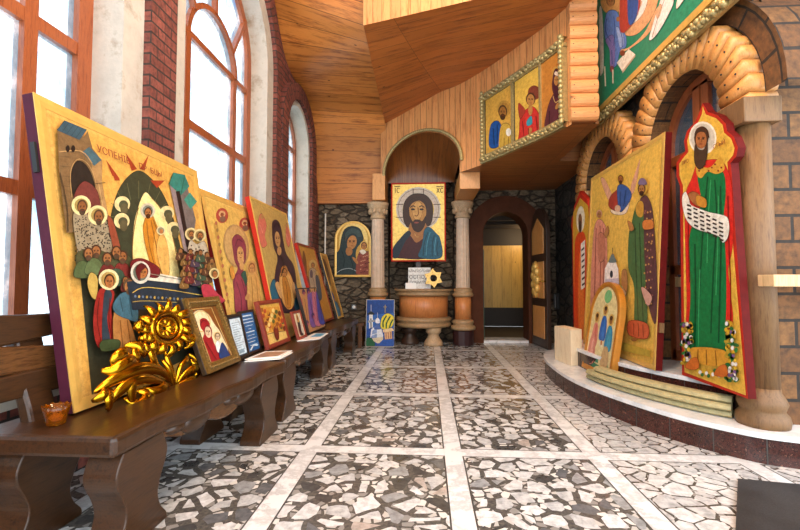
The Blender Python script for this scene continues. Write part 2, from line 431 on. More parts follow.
def sroot(name, loc, label=None):
    o = bpy.data.objects.new(name, None); COL.objects.link(o); o.location = loc; o['kind'] = 'structure'
    if label: o['label'] = label
    return o
def dup(root, loc, label):
    r = root.copy(); COL.objects.link(r); r.location = loc; r['label'] = label
    for ch in list(root.children):
        c = ch.copy(); COL.objects.link(c); c.parent = r
        for g in list(ch.children):
            d = g.copy(); COL.objects.link(d); d.parent = c
    return r
def smooth(pts, n=5, closed=True):
    out = []; k = len(pts)
    rng = range(k) if closed else range(k-1)
    for i in rng:
        if closed: p0, p1, p2, p3 = pts[i-1], pts[i], pts[(i+1) % k], pts[(i+2) % k]
        else: p0, p1, p2, p3 = pts[max(i-1, 0)], pts[i], pts[i+1], pts[min(i+2, k-1)]
        for j in range(n):
            t = j/n
            out.append(tuple(.5*((2*b)+(-a+c)*t+(2*a-5*b+4*c-d)*t*t+(-a+3*b-3*c+d)*t**3) for a, b, c, d in zip(p0, p1, p2, p3)))
    if not closed: out.append(tuple(pts[-1]))
    return out

# ------------------------------------------------------------------ painting on a panel
class Canvas:
    """flat painted face: shapes are polygons lying on the panel's own plane, clipped to its outline"""
    def __init__(s, O, U, V, clip=None):
        s.O, s.U, s.V = V3(O), V3(U), V3(V); s.u, s.v = s.U.normalized(), s.V.normalized()
        s.N = s.u.cross(s.v).normalized(); s.lu, s.lv = s.U.length, s.V.length
        s.clip = clip or [(0, 0), (1, 0), (1, 1), (0, 1)]
        s.clip = [(a*s.lu, b*s.lv) for a, b in s.clip]
        s.mb = MB(); s.k = 0; s.T = (0, 0, 1)
    def crop(s, x, y, sc): s.T = (x, y, sc); return s
    def loc(s, p):
        x, y = s.T[0]+p[0]/s.T[2], s.T[1]+p[1]/s.T[2]
        q = hit(x, y, s.O, s.N)-s.O; return (q.dot(s.u), q.dot(s.v))
    def put(s, pts, c, gold=0):
        for i in range(len(s.clip)):
            a, b = s.clip[i], s.clip[(i+1) % len(s.clip)]; out = []
            side = lambda p: (b[0]-a[0])*(p[1]-a[1])-(b[1]-a[1])*(p[0]-a[0])
            for j in range(len(pts)):
                p, q = pts[j-1], pts[j]; dp, dq = side(p), side(q)
                if (dp >= 0) != (dq >= 0):
                    t = dp/(dp-dq); out.append((p[0]+(q[0]-p[0])*t, p[1]+(q[1]-p[1])*t))
                if dq >= 0: out.append(q)
            pts = out
            if len(pts) < 3: return s
        ar = sum(pts[i-1][0]*pts[i][1]-pts[i][0]*pts[i-1][1] for i in range(len(pts)))
        if abs(ar) < 1e-7: return s
        if ar < 0: pts = pts[::-1]
        s.k += 1; h = .0008+.00016*s.k
        s.mb.add([s.O+s.u*a+s.v*b+s.N*h for a, b in pts], [tuple(range(len(pts)))], 0, col=lin(c), gold=gold)
        return s
    def fill(s, c, gold=0): return s.put(list(s.clip), c, gold)
    def uvrect(s, a, b, c, d, colr, gold=0): return s.put([(a*s.lu, b*s.lv), (c*s.lu, b*s.lv), (c*s.lu, d*s.lv), (a*s.lu, d*s.lv)], colr, gold)
    def uvP(s, c, pts, gold=0): return s.put([(a*s.lu, b*s.lv) for a, b in pts], c, gold)
    def uvS(s, c, pts, gold=0): return s.put([(a*s.lu, b*s.lv) for a, b in smooth(pts)], c, gold)
    def uvE(s, c, x, y, r, ry=None, gold=0):
        ry = ry or r
        return s.put([(x*s.lu+r*math.cos(2*PI*i/20), y*s.lv+ry*math.sin(2*PI*i/20)) for i in range(20)], c, gold)
    def P(s, c, pts, gold=0): return s.put([s.loc(p) for p in pts], c, gold)
    def S(s, c, pts, gold=0):
        q = smooth(pts); n = len(q); mx, my = sum(p[0] for p in q)/n, sum(p[1] for p in q)/n
        if gold == 0:
            r, g, b = [int(c[i:i+2], 16) for i in (1, 3, 5)]
            dk = '#%02x%02x%02x' % (int(r*.42), int(g*.36), int(b*.36)); f = 1+min(.045, .55*s.T[2]/max(1e-3, max(math.hypot(p[0]-mx, p[1]-my) for p in q)))
            s.put([s.loc((mx+(p[0]-mx)*f, my+(p[1]-my)*f)) for p in q], dk)
        return s.put([s.loc(p) for p in q], c, gold)
    def E(s, c, x, y, rx, ry=None, rot=0, gold=0):
        ry = ry or rx; ca, sa = math.cos(math.radians(rot)), math.sin(math.radians(rot))
        return s.put([s.loc((x+rx*math.cos(a)*ca-ry*math.sin(a)*sa, y+rx*math.cos(a)*sa+ry*math.sin(a)*ca)) for a in [2*PI*i/20 for i in range(20)]], c, gold)
    def H(s, ring, field, x, y, rx, ry=None, w=.28, gold=.5):      # a halo: ring colour outside, field inside
        ry = ry or rx; s.E(ring, x, y, rx, ry, gold=gold); s.E(field, x, y, rx*(1-w), ry*(1-w), gold=gold); return s
    def L(s, c, w, pts, gold=0, sm=True):
        pts = smooth(pts, 4, False) if (sm and len(pts) > 2) else pts; k = len(pts); A = []; B = []
        for i, p in enumerate(pts):
            a = pts[max(i-1, 0)]; b = pts[min(i+1, k-1)]; dx, dy = b[0]-a[0], b[1]-a[1]; d = math.hypot(dx, dy) or 1
            nx, ny = -dy/d*w/2, dx/d*w/2; A.append((p[0]+nx, p[1]+ny)); B.append((p[0]-nx, p[1]-ny))
        for i in range(k-1): s.put([s.loc(q) for q in (A[i], A[i+1], B[i+1], B[i])], c, gold); s.k -= 1
        s.k += 1
        return s
    def face(s, x, y, rx, ry, skin='#b67a44', hair='#3c2416', rot=0, beard=None):
        s.E(hair, x, y-ry*.18, rx*1.3, ry*1.12, rot)
        s.E(skin, x, y, rx, ry, rot)
        if beard: s.E(beard, x, y+ry*.72, rx*.78, ry*.55, rot)
        d = '#3a2012'
        for sx in (-1, 1): s.E(d, x+sx*rx*.4, y-ry*.1, rx*.2, ry*.09); s.L(d, ry*.08, [(x+sx*rx*.15, y-ry*.28), (x+sx*rx*.7, y-ry*.25)])
        s.L('#7e4a26', rx*.12, [(x+rx*.02, y-ry*.15), (x+rx*.08, y+ry*.25)])
        s.L('#7a2e1e', ry*.09, [(x-rx*.25, y+ry*.48), (x+rx*.3, y+ry*.48)])
        return s
    def folds(s, c, w, lines):
        for l in lines: s.L(c, w, l)
        return s
    def done(s, parent, name='painting'): return obj(name, s.mb, 'paint', parent)

def text(body, O, u, v, size, mat, parent, lift=.003, name='lettering', shear=0, align='CENTER'):
    cu = bpy.data.curves.new(name, 'FONT'); cu.body = body; cu.size = size; cu.align_x = align; cu.align_y = 'CENTER'
    cu.extrude = .0004; cu.materials.append(M[mat]); cu.shear = shear; cu.resolution_u = 3
    to = bpy.data.objects.new(name, cu); COL.objects.link(to)
    me = bpy.data.meshes.new_from_object(to.evaluated_get(bpy.context.evaluated_depsgraph_get()))
    bpy.data.objects.remove(to); me.name = name
    o = bpy.data.objects.new(name, me); COL.objects.link(o)
    u, v = V3(u).normalized(), V3(v).normalized(); n = u.cross(v).normalized(); v = n.cross(u)
    po = parent_origin(parent) if parent else V3((0, 0, 0)); p = V3(O)+n*lift-po
    o.matrix_local = Matrix(((u.x, v.x, n.x, p.x), (u.y, v.y, n.y, p.y), (u.z, v.z, n.z, p.z), (0, 0, 0, 1)))
    if parent: o.parent = parent
    return o

def board(c, th, parent, mats, name='board', outline=None):
    """wooden panel behind the canvas plane"""
    pts = outline or [(0, 0), (c.lu, 0), (c.lu, c.lv), (0, c.lv)]
    mb = MB(); mb.prism([c.O+c.u*a+c.v*b for a, b in pts], -c.N*th, 0)
    return obj(name, mb, mats, parent, .003)
def rim(c, w, h, parent, mats, name='border', arch=None, bumps=0, lip=None):
    """raised border running round the face"""
    mb = MB()
    pts = arch or [(0, 0), (c.lu, 0), (c.lu, c.lv), (0, c.lv)]; k = len(pts)
    cx, cy = sum(p[0] for p in pts)/k, sum(p[1] for p in pts)/k
    inn = []
    for i in range(k):
        p, q, r = pts[i-1], pts[i], pts[(i+1) % k]
        e1 = V3((q[0]-p[0], q[1]-p[1], 0)).normalized(); e2 = V3((r[0]-q[0], r[1]-q[1], 0)).normalized()
        n1 = V3((-e1.y, e1.x, 0)); n2 = V3((-e2.y, e2.x, 0)); b = (n1+n2).normalized(); d = w/max(.3, b.dot(n1))
        inn.append((q[0]+b.x*d, q[1]+b.y*d))
    W = lambda p, z: c.O+c.u*p[0]+c.v*p[1]+c.N*z
    for i in range(k):
        j = (i+1) % k
        a0, a1, b0, b1 = pts[i], pts[j], inn[i], inn[j]
        m0 = ((a0[0]+b0[0])/2, (a0[1]+b0[1])/2); m1 = ((a1[0]+b1[0])/2, (a1[1]+b1[1])/2)
        vs = [W(a0, 0), W(a1, 0), W(a1, h*.8), W(a0, h*.8), W(m1, h), W(m0, h), W(b1, h*.55), W(b0, h*.55), W(b1, .0004), W(b0, .0004)]
        mb.add(vs, [(0, 1, 2, 3), (3, 2, 4, 5), (5, 4, 6, 7), (7, 6, 8, 9)])
        if bumps:
            L = math.hypot(a1[0]-a0[0], a1[1]-a0[1]); n = max(1, int(L/bumps))
            for t in range(n):
                f = (t+.5)/n; p = (m0[0]+(m1[0]-m0[0])*f, m0[1]+(m1[1]-m0[1])*f)
                mb.ball(W(p, h*.8), (bumps*.42, bumps*.42, bumps*.42), 8, 5)
    return obj(name, mb, mats, parent)
def archpoly(lu, lv, ratio=None, n=20):
    r = lu/2; rv = ratio or r
    return [(0, 0), (lu, 0)] + [(r+r*math.cos(PI*i/n), lv-rv+rv*math.sin(PI*i/n)) for i in range(n+1)]

# ================================================================== THE ROOM
SEAT = .45
YB = 7.0            # back wall
XL = -1.85          # left wall face

# ---- floor
fl = MB()
xs = [(-.70, .1), (.15, .1), (.96, .1), (-1.55, .1), (1.77, .1)]; ys = [(-1.19, .1), (.03, .1), (1.27, .1), (2.503, .1), (3.733, .1), (4.96, .1), (6.18, .1)]
X0, X1, Y0, Y1 = -2.4, 4.2, -2.2, 7.02
ex = sorted([X0, X1] + [c+s*w/2 for c, w in xs for s in (-1, 1)] + [c+s*(w/2+.008) for c, w in xs for s in (-1, 1)])
ey = sorted([Y0, Y1] + [c+s*w/2 for c, w in ys for s in (-1, 1)] + [c+s*(w/2+.008) for c, w in ys for s in (-1, 1)])
for i in range(len(ex)-1):
    for j in range(len(ey)-1):
        a, b, c, d = ex[i], ex[i+1], ey[j], ey[j+1]; mx, my = (a+b)/2, (c+d)/2
        sx = min(abs(mx-q)-w/2 for q, w in xs); sy = min(abs(my-q)-w/2 for q, w in ys)
        if sx < 0 or sy < 0: m = 2
        elif sx < .008 or sy < .008: m = 3
        else: m = 1 if mx > 1 else 0
        fl.add([(a, c, 0), (b, c, 0), (b, d, 0), (a, d, 0)], [(0, 1, 2, 3)], m)
struct('floor', fl, ['tile_mix', 'tile_white', 'marble', 'grout'])

# ---- left wall with three arched windows
WIN = [(1.535, .81, 3.48), (3.79, .81, 3.48), (5.78, .5, 3.0)]     # centre Y, half width, spring height
SILL = .5; WTOP = 5.2
def arch_top(c, r, sp, y):
    d = abs(y-c); return sp+math.sqrt(max(0, r*r-d*d)) if d <= r else None
wl = MB(); N = 640; ylo, yhi = -.6, YB
brk = []
yv = sorted(set([ylo, yhi] + [c+s*r for c, r, sp in WIN for s in (-1, 1)] + [c-r*math.cos(PI*i/28) for c, r, sp in WIN for i in range(29)]))
zv = lambda y, c, r, sp: sp+math.sqrt(max(0, r*r-(y-c)**2))
for a, b in zip(yv, yv[1:]):
    w = [q for q in WIN if q[0]-q[1]-1e-6 <= a and b <= q[0]+q[1]+1e-6]
    def quad(za, zb, zc, zd, m):   # y=a: za..zd, y=b: zb..zc
        wl.add([(XL, a, za), (XL, b, zb), (XL, b, zc), (XL, a, zd)], [(0, 1, 2, 3)], m, uvs=[[(a, za), (b, zb), (b, zc), (a, zd)]])
    if w:
        c, r, sp = w[0]
        quad(0, 0, SILL, SILL, 0); quad(zv(a, c, r, sp), zv(b, c, r, sp), WTOP, WTOP, 0)
    else: quad(0, 0, WTOP, WTOP, 0)
struct('wall_left', wl, ['brick', 'plaster'])
# plaster surround + reveal, brick ring, frame and glass of every window
def arc(c, r, sp, n=28, legs=SILL): return [(c-r, legs)] + [(c-r*math.cos(PI*i/n), sp+r*math.sin(PI*i/n)) for i in range(n+1)] + [(c+r, legs)]
XW = -2.06
for wi, (c, r, sp) in enumerate(WIN):
    root = sroot('window_%d' % (wi+1), (XL, c, SILL))
    band = .18 if wi < 2 else .07; rg = .1375 if wi < 2 else .22
    sr = MB(); inn, out = arc(c, r, sp), arc(c, r+band, sp)
    xf = XL+.02
    for (p0, p1, q0, q1) in zip(inn, inn[1:], out, out[1:]):
        sr.add([(xf, *p0), (xf, *p1), (xf, *q1), (xf, *q0)], [(0, 1, 2, 3)][::1])
        sr.add([(xf, *p0), (XW-.06, *p0), (XW-.06, *p1), (xf, *p1)], [(0, 1, 2, 3)])
        sr.add([(xf, *q0), (xf, *q1), (XL-.01, *q1), (XL-.01, *q0)], [(0, 1, 2, 3)])
    sr.box((XW-.06, c-r-.02, SILL-.05), (XL+.06, c+r+.02, SILL), 0)
    obj('plaster_reveal', sr, 'plaster', root)
    br = MB(); out2 = arc(c, r+band+rg, sp, legs=0); out1 = arc(c, r+band, sp, legs=0); xb = XL+.07
    L = 0
    for i, (p0, p1, q0, q1) in enumerate(zip(out1, out1[1:], out2, out2[1:])):
        d = math.hypot(p1[0]-p0[0], p1[1]-p0[1])*1.1
        br.add([(xb, *p0), (xb, *p1), (xb, *q1), (xb, *q0)], [(0, 1, 2, 3)], uvs=[[(0, L), (0, L+d), (.25, L+d), (.25, L)]])
        br.add([(xb, *p0), (XL, *p0), (XL, *p1), (xb, *p1)], [(0, 1, 2, 3)], uvs=[[(0, L), (.07, L), (.07, L+d), (0, L+d)]])
        br.add([(xb, *q0), (xb, *q1), (XL, *q1), (XL, *q0)], [(0, 1, 2, 3)], uvs=[[(0, L), (0, L+d), (.07, L+d), (.07, L)]]); L += d
    obj('brick_surround', br, 'brick', root)
    # wooden frame: outer ring + bars
    fr = MB(); fw = .1 if wi < 2 else .06
    nb = [0]
    def bar(p, q, w=.055, d=.05):
        nb[0] += 1; d += .0017*nb[0]
        p, q = V3((XW, *p)), V3((XW, *q)); t = (q-p).normalized(); s_ = V3((1, 0, 0)).cross(t)*w/2
        fr.hexa(p-s_-V3((d/2, 0, 0)), q-p, s_*2, (d, 0, 0))
    ia, oa = arc(c, r-fw, sp, legs=SILL), arc(c, r+.01, sp, legs=SILL)
    for (p0, p1, q0, q1) in zip(ia, ia[1:], oa, oa[1:]):
        fr.add([(XW+.035, *p0), (XW+.035, *p1), (XW+.035, *q1), (XW+.035, *q0)], [(0, 1, 2, 3)])
        fr.add([(XW+.035, *p0), (XW-.035, *p0), (XW-.035, *p1), (XW+.035, *p1)], [(0, 1, 2, 3)])
    bar((c-r, SILL+.05), (c+r, SILL+.05), .1)
    if wi < 2:
        for z in (1.47, 2.36, 3.15): bar((c-r+.02, z), (c+r-.02, z), .075 if z != 3.15 else .055)
        for s_ in (-1, 1):
            bar((c+s_*.43, SILL), (c+s_*.43, 3.15), .075)
        pts = [(c-.43*math.cos(PI*i/18), 3.15+.43*math.sin(PI*i/18)) for i in range(19)]
        for a, b in zip(pts, pts[1:]): bar(a, b, .05)
        for an in (35, 90, 145):
            a = math.radians(an); bar((c+.43*math.cos(a), 3.15+.43*math.sin(a)), (c+(r-.02)*math.cos(a), sp+(r-.02)*math.sin(a)), .04)
    else:
        for z in (1.47, 2.2, 3.0): bar((c-r+.02, z), (c+r-.02, z), .055)
        bar((c, SILL), (c, 3.0), .05); bar((c, 3.0), (c, 3.45), .045)
    obj('window_frame', fr, 'window_wood', root)
    # glass, each of its colours a pane
    g = MB(); top = arc(c, r-.02, sp, legs=SILL+.05)
    zc = 3.15 if wi < 2 else 3.0
    g.add([(XW, c-r+.02, SILL+.05), (XW, c+r-.02, SILL+.05), (XW, c+r-.02, zc), (XW, c-r+.02, zc)], [(0, 1, 2, 3)])
    if wi < 2:
        g.add([(XW, *p) for p in pts], [tuple(range(len(pts)))])
    obj('glass_pane', g, 'glass', root)
    g2 = MB(); hi = [p for p in top if p[1] >= zc] ; hi = [(c-r+.02, zc)] + hi + [(c+r-.02, zc)]
    if wi < 2:
        n = len(hi)
        ins = [(c-.43*math.cos(PI*i/(n-1)), 3.15+.43*math.sin(PI*i/(n-1))) for i in range(n)]
        for i in range(n-1):
            g2.add([(XW, *hi[i]), (XW, *hi[i+1]), (XW, *ins[i+1]), (XW, *ins[i])], [(0, 1, 2, 3)], 0 if (i//6) % 2 else 1)
        obj('stained_pane', g2, ['glass_blue', 'glass'], root)
    else:
        g2.add([(XW, *p) for p in hi], [tuple(range(len(hi)))]); obj('stained_pane', g2, 'glass_green', root)
# stained strokes on the middle window's pane are part of its etched design
# ---- back wall with the niche and the doorway
NX, NR, NSP = -.10, .56, 2.70            # niche centre, half width, vault spring
DX0, DX1 = .93, 1.66; DC = (DX0+DX1)/2; DR = (DX1-DX0)/2; DSP = 2.16-DR
bw = MB()
cols = sorted(set([-2.5, 3.2] + [NX-NR*math.cos(PI*i/20) for i in range(21)] + [DC-DR*math.cos(PI*i/20) for i in range(21)]))
for a, b in zip(cols, cols[1:]):
    def top(x):
        m = (a+b)/2
        if abs(m-NX) < NR: return NSP+math.sqrt(max(0, NR*NR-(x-NX)**2))
        if abs(m-DC) < DR: return DSP+math.sqrt(max(0, DR*DR-(x-DC)**2))
        return 0
    za, zb = top(a), top(b)
    bw.add([(a, YB, za), (b, YB, zb), (b, YB, 5.2), (a, YB, 5.2)], [(0, 1, 2, 3)])
# niche inside
for i in range(20):
    t0, t1 = PI*i/20, PI*(i+1)/20
    p0, p1 = (NX-NR*math.cos(t0), NSP+NR*math.sin(t0)), (NX-NR*math.cos(t1), NSP+NR*math.sin(t1))
    bw.add([(p0[0], YB, p0[1]), (p1[0], YB, p1[1]), (p1[0], YB+.4, p1[1]), (p0[0], YB+.4, p0[1])], [(0, 1, 2, 3)])
for x in (NX-NR, NX+NR): bw.add([(x, YB, 0), (x, YB+.4, 0), (x, YB+.4, NSP), (x, YB, NSP)], [(0, 1, 2, 3)])
bw.add([(NX-NR-.1, YB+.4, 0), (NX+NR+.1, YB+.4, 0), (NX+NR+.1, YB+.4, 3.4), (NX-NR-.1, YB+.4, 3.4)], [(0, 1, 2, 3)])
bw.add([(NX-NR, YB, .001), (NX+NR, YB, .001), (NX+NR, YB+.4, .001), (NX-NR, YB+.4, .001)], [(0, 1, 2, 3)])
struct('wall_back', bw, 'stone')
# gold painted arc on the niche's back
ga = MB(); ctr = (NX+.03, 2.42)
for i in range(24):
    t0, t1 = PI*i/24, PI*(i+1)/24
    ps = [(ctr[0]+r_*math.cos(t), YB+.385, ctr[1]+r_*math.sin(t)) for r_, t in ((.22, t0), (.3, t0), (.3, t1), (.22, t1))]
    ga.prism(ps, (0, .012, 0))
tag(obj('gilded_arc', ga, 'gilt', None), 'dull gold arc on the niche wall above the large bearded portrait', 'ornament')

# ---- corridor beyond the door
cr = MB(); cz = 2.3
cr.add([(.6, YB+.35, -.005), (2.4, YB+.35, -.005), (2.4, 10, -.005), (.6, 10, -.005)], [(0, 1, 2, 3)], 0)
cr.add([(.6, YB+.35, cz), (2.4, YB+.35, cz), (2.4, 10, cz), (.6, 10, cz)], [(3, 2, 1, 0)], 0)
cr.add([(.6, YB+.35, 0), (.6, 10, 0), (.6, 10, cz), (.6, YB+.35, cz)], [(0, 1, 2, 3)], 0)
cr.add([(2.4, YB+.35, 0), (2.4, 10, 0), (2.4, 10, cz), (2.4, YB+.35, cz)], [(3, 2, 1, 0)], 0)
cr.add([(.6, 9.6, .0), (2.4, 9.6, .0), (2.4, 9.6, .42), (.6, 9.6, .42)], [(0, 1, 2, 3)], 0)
cr.add([(.6, 9.6, .42), (2.4, 9.6, .42), (2.4, 9.6, 1.83), (.6, 9.6, 1.83)], [(0, 1, 2, 3)], 1, uvs=[[(0, 0), (0, 1.8), (1.4, 1.8), (1.4, 0)]])
cr.add([(.6, 9.6, 1.83), (2.4, 9.6, 1.83), (2.4, 9.6, cz), (.6, 9.6, cz)], [(0, 1, 2, 3)], 0)
for y in (7.9, 8.5, 9.1): cr.box((.6, y, 2.16), (2.4, y+.09, cz), 0)
struct('wall_corridor', cr, ['corridor_dark', 'yellow_panel'])
# door surround: brown plastered arch band and reveal
ds = MB(); OR = .3
def darc(r, n=24): return [(DC-r, 0)] + [(DC-r*math.cos(PI*i/n), DSP+r*math.sin(PI*i/n)) for i in range(n+1)] + [(DC+r, 0)]
a_, b_ = darc(DR), darc(DR+OR-.03)
for p0, p1, q0, q1 in zip(a_, a_[1:], b_, b_[1:]):
    ds.add([(p0[0], YB-.05, p0[1]), (p1[0], YB-.05, p1[1]), (q1[0], YB-.05, q1[1]), (q0[0], YB-.05, q0[1])], [(0, 1, 2, 3)])
    ds.add([(p0[0], YB-.05, p0[1]), (p0[0], YB+.36, p0[1]), (p1[0], YB+.36, p1[1]), (p1[0], YB-.05, p1[1])], [(0, 1, 2, 3)])
    ds.add([(q0[0], YB-.05, q0[1]), (q1[0], YB-.05, q1[1]), (q1[0], YB, q1[1]), (q0[0], YB, q0[1])], [(0, 1, 2, 3)])
struct('trim_1', ds, 'arch_brown', label='dark brown arched plaster surround of the back doorway')
th = MB(); th.box((DX0, YB-.02, 0), (DX1, YB+.36, .04)); struct('trim_2', th, 'marble', label='pale threshold of the back doorway')
jb = MB(); jb.box((DX0, YB+.1, .04), (DX0+.03, YB+.2, 1.55)); struct('trim_3', jb, 'green_jamb', label='green strip on the left door jamb')
# door leaf, swung open into the room, arched head
dr = sroot('door_1', (1.70, 6.92, 0))
h0 = V3((1.70, 6.92, .01)); h1 = V3((1.76, 6.26, .01)); du = (h1-h0); dl = du.length; du.normalize(); dn = V3((0, 0, 1)).cross(du)
dn = dn if dn.x < 0 else -dn                                   # face towards the opening
def doorshape(m, z0=0): return [(m, z0), (dl-m, z0)] + [(dl/2+(dl/2-m)*math.cos(PI*i/18), 1.72+(.42-m)*math.sin(PI*i/18)) for i in range(19)]
lf = MB(); lf.prism([h0+du*a+V3((0, 0, b)) for a, b in doorshape(0)], -dn*.06); leaf_ = obj('door_leaf', lf, 'door_dark', dr, .004)
pn = MB()
for z0, z1 in ((.14, .62), (.74, 1.3), (1.42, 1.98)):
    poly = [(.09, z0), (dl-.09, z0), (dl-.09, min(z1, 1.8)), (dl*.5, z1), (.09, min(z1, 1.8))]
    pn.prism([h0+du*a+V3((0, 0, b)) for a, b in poly], dn*.014)
obj('door_panel', pn, 'door_wood', leaf_, .005)
hd = MB(); hc = h0+du*(dl-.05)+V3((0, 0, 1.0)); hd.tube([hc+dn*.0, hc+dn*.05, hc+dn*.05-du*.1], .01); obj('door_handle', hd, 'gilt', leaf_)
orn = MB(); oc = h0+du*(dl*.45)+V3((0, 0, 1.02))+dn*.035
for k in range(9):
    a = 2*PI*k/9; orn.ball(oc+du*.09*math.cos(a)+V3((0, 0, .2*math.sin(a))), (.05, .05, .075), 10, 6)
orn.ball(oc, (.05, .07, .17), 12, 8); orn.ball(oc+V3((0, 0, .25)), (.03, .03, .05), 8, 6)
tag(obj('carved_ornament', orn, 'gold_border', None), 'gilded carved ornament hung on the open arched door', 'ornament')

# ---- right wall: two arched recesses, wooden rings
XR, XWALL, XREC = 1.90, 2.02, 2.13
RINGS = [(3.22, .70, .455), (4.64, .72, .47)]; RSP = 2.10
rw = MB(); yr0, yr1 = 2.58, 5.42
yv = sorted(set([yr0, yr1] + [c-ri*math.cos(PI*i/24) for c, ro, ri in RINGS for i in range(25)]))
for a, b in zip(yv, yv[1:]):
    w = [q for q in RINGS if q[0]-q[2]-1e-6 <= a and b <= q[0]+q[2]+1e-6]
    za = zb = 0
    if w: c, ro, ri = w[0]; za, zb = [RSP+math.sqrt(max(0, ri*ri-(y-c)**2)) for y in (a, b)]
    rw.add([(XWALL, a, za), (XWALL, b, zb), (XWALL, b, 5.2), (XWALL, a, 5.2)], [(3, 2, 1, 0)], 0)
for c, ro, ri in RINGS:
    A = [(c-ri, 0)] + [(c-ri*math.cos(PI*i/24), RSP+ri*math.sin(PI*i/24)) for i in range(25)] + [(c+ri, 0)]
    L = 0
    for p0, p1 in zip(A, A[1:]):
        d = math.hypot(p1[0]-p0[0], p1[1]-p0[1])
        rw.add([(XR+.02, *p0), (XR+.02, *p1), (XREC, *p1), (XREC, *p0)], [(0, 1, 2, 3)], 1, uvs=[[(0, L), (0, L+d), (.45, L+d), (.45, L)]]); L += d
rw.add([(XWALL, yr1, 0), (2.12, yr1, 0), (2.12, yr1, 5.2), (XWALL, yr1, 5.2)], [(0, 1, 2, 3)], 0)
rw.add([(2.12, yr1, 0), (2.12, YB, 0), (2.12, YB, 5.2), (2.12, yr1, 5.2)], [(3, 2, 1, 0)], 0)
struct('wall_right', rw, ['stone2', 'brick_pier'])
# near pier, facing the camera, with a brick arch rising out of it
pr = MB(); YP = 2.60
pr.add([(1.98, YP, 0), (4.2, YP, 0), (4.2, YP, 2.72), (1.98, YP, 2.72)], [(0, 1, 2, 3)], 0, uvs=[[(0, 0), (2.2, 0), (2.2, 2.72), (0, 2.72)]])
pr.add([(1.98, YP, 2.72), (4.2, YP, 2.72), (4.2, YP, 5.2), (1.98, YP, 5.2)], [(0, 1, 2, 3)], 1)
pr.add([(1.98, YP, 0), (1.98, YP+.12, 0), (1.98, YP+.12, 5.2), (1.98, YP, 5.2)], [(3, 2, 1, 0)], 0, uvs=[[(0, 0), (.12, 0), (.12, 5.2), (0, 5.2)][::-1]])
struct('wall_pier', pr, ['brick_pier', 'stone2'])
# brick hood over the near ring
bh = MB(); c, ro, ri = RINGS[0]
A = [(c-(ro+.02)*math.cos(PI*i/24), RSP+(ro+.02)*math.sin(PI*i/24)) for i in range(25)]; B = [(c-(ro+.17)*math.cos(PI*i/24), RSP+(ro+.17)*math.sin(PI*i/24)) for i in range(25)]
L = 0
for p0, p1, q0, q1 in zip(A, A[1:], B, B[1:]):
    d = math.hypot(p1[0]-p0[0], p1[1]-p0[1])
    for (u0, u1, v0, v1, x0, x1) in ((p0, p1, q0, q1, XR+.06, XR+.06),):
        bh.add([(x0, *u0), (x0, *u1), (x0, *v1), (x0, *v0)], [(3, 2, 1, 0)], uvs=[[(L, 0), (L+d, 0), (L+d, .2), (L, .2)][::-1]])
    bh.add([(XR+.06, *q0), (XR+.06, *q1), (2.3, *q1), (2.3, *q0)], [(3, 2, 1, 0)], uvs=[[(0, L), (0, L+d), (.4, L+d), (.4, L)][::-1]]); L += d
struct('trim_4', bh, 'brick_pier', label='brown brick hood around the near wooden arch')
# rings of radial half-log segments
for k, (c, ro, ri) in enumerate(RINGS):
    rb = MB(); n = 21; a0, a1 = -.14, PI+.14
    for i in range(n):
        t0, t1 = a0+(a1-a0)*i/n+.007, a0+(a1-a0)*(i+1)/n-.007; sub = 6
        prev = None; V = []; 
        ext = .008*math.sin(i*2.3)
        for j in range(sub+1):
            t = t0+(t1-t0)*j/sub; bulge = math.sin(PI*j/sub)**.6
            xf = XR-.012-.008*bulge; rr = ro+ext+.014*bulge
            V += [(xf, c-ri*math.cos(t), RSP+ri*math.sin(t)), (xf, c-rr*math.cos(t), RSP+rr*math.sin(t)), (XWALL+.02, c-rr*math.cos(t), RSP+rr*math.sin(t)), (XWALL+.02, c-ri*math.cos(t), RSP+ri*math.sin(t))]
        fs = []
        for j in range(sub):
            o = j*4
            for q in range(4): fs.append((o+q, o+(q+1) % 4, o+4+(q+1) % 4, o+4+q))
        fs += [(3, 2, 1, 0), (sub*4, sub*4+1, sub*4+2, sub*4+3)]
        uv = [[(0, 0)]*4]*len(fs)
        rb.add(V, fs, 0, True)
        t = (t0+t1)/2
        for rn in (ri+.08, ro-.07): rb.ball((XR-.021, c-rn*math.cos(t), RSP+rn*math.sin(t)), .007, 6, 4, 1)
    struct('trim_%d' % (5+k), rb, ['ring', 'black'], label=('near' if k == 0 else 'far')+' arch of radial pine half-logs on the right wall')
# wooden arched doors with glass inside each recess
for k, (c, ro, ri) in enumerate(RINGS):
    root = sroot('door_%d' % (k+2), (XREC, c, 0), 'arched wooden glazed door inside the %s right recess' % ('near' if k == 0 else 'far'))
    f = MB(); xd = XREC-.05
    def dbar(p, q, w, d=.05):
        p, q = V3((xd, *p)), V3((xd, *q)); t = (q-p).normalized(); s_ = V3((1, 0, 0)).cross(t)*w/2; f.hexa(p-s_-V3((d/2, 0, 0)), q-p, s_*2, (d, 0, 0))
    pts = [(c-(ri-.03)*math.cos(PI*i/18), RSP+(ri-.03)*math.sin(PI*i/18)) for i in range(19)]
    for a, b in zip(pts, pts[1:]): dbar(a, b, .09)
    for s_ in (-1, 1):
        dbar((c+s_*(ri-.03), .35), (c+s_*(ri-.03), RSP), .08); dbar((c+s_*.05, .35), (c+s_*.05, RSP+ri-.06), .08)
        for z in (.4, 1.1, RSP-.1): dbar((c+s_*.03, z), (c+s_*(ri-.02), z), .08)
    obj('door_frame', f, 'window_wood', root)
    g = MB(); g.add([(XREC-.045, c-ri, .35)] + [(XREC-.045, *p) for p in pts] + [(XREC-.045, c+ri, .35)], [tuple(range(len(pts)+2))]); obj('glass_pane', g, 'glass_dark', root)
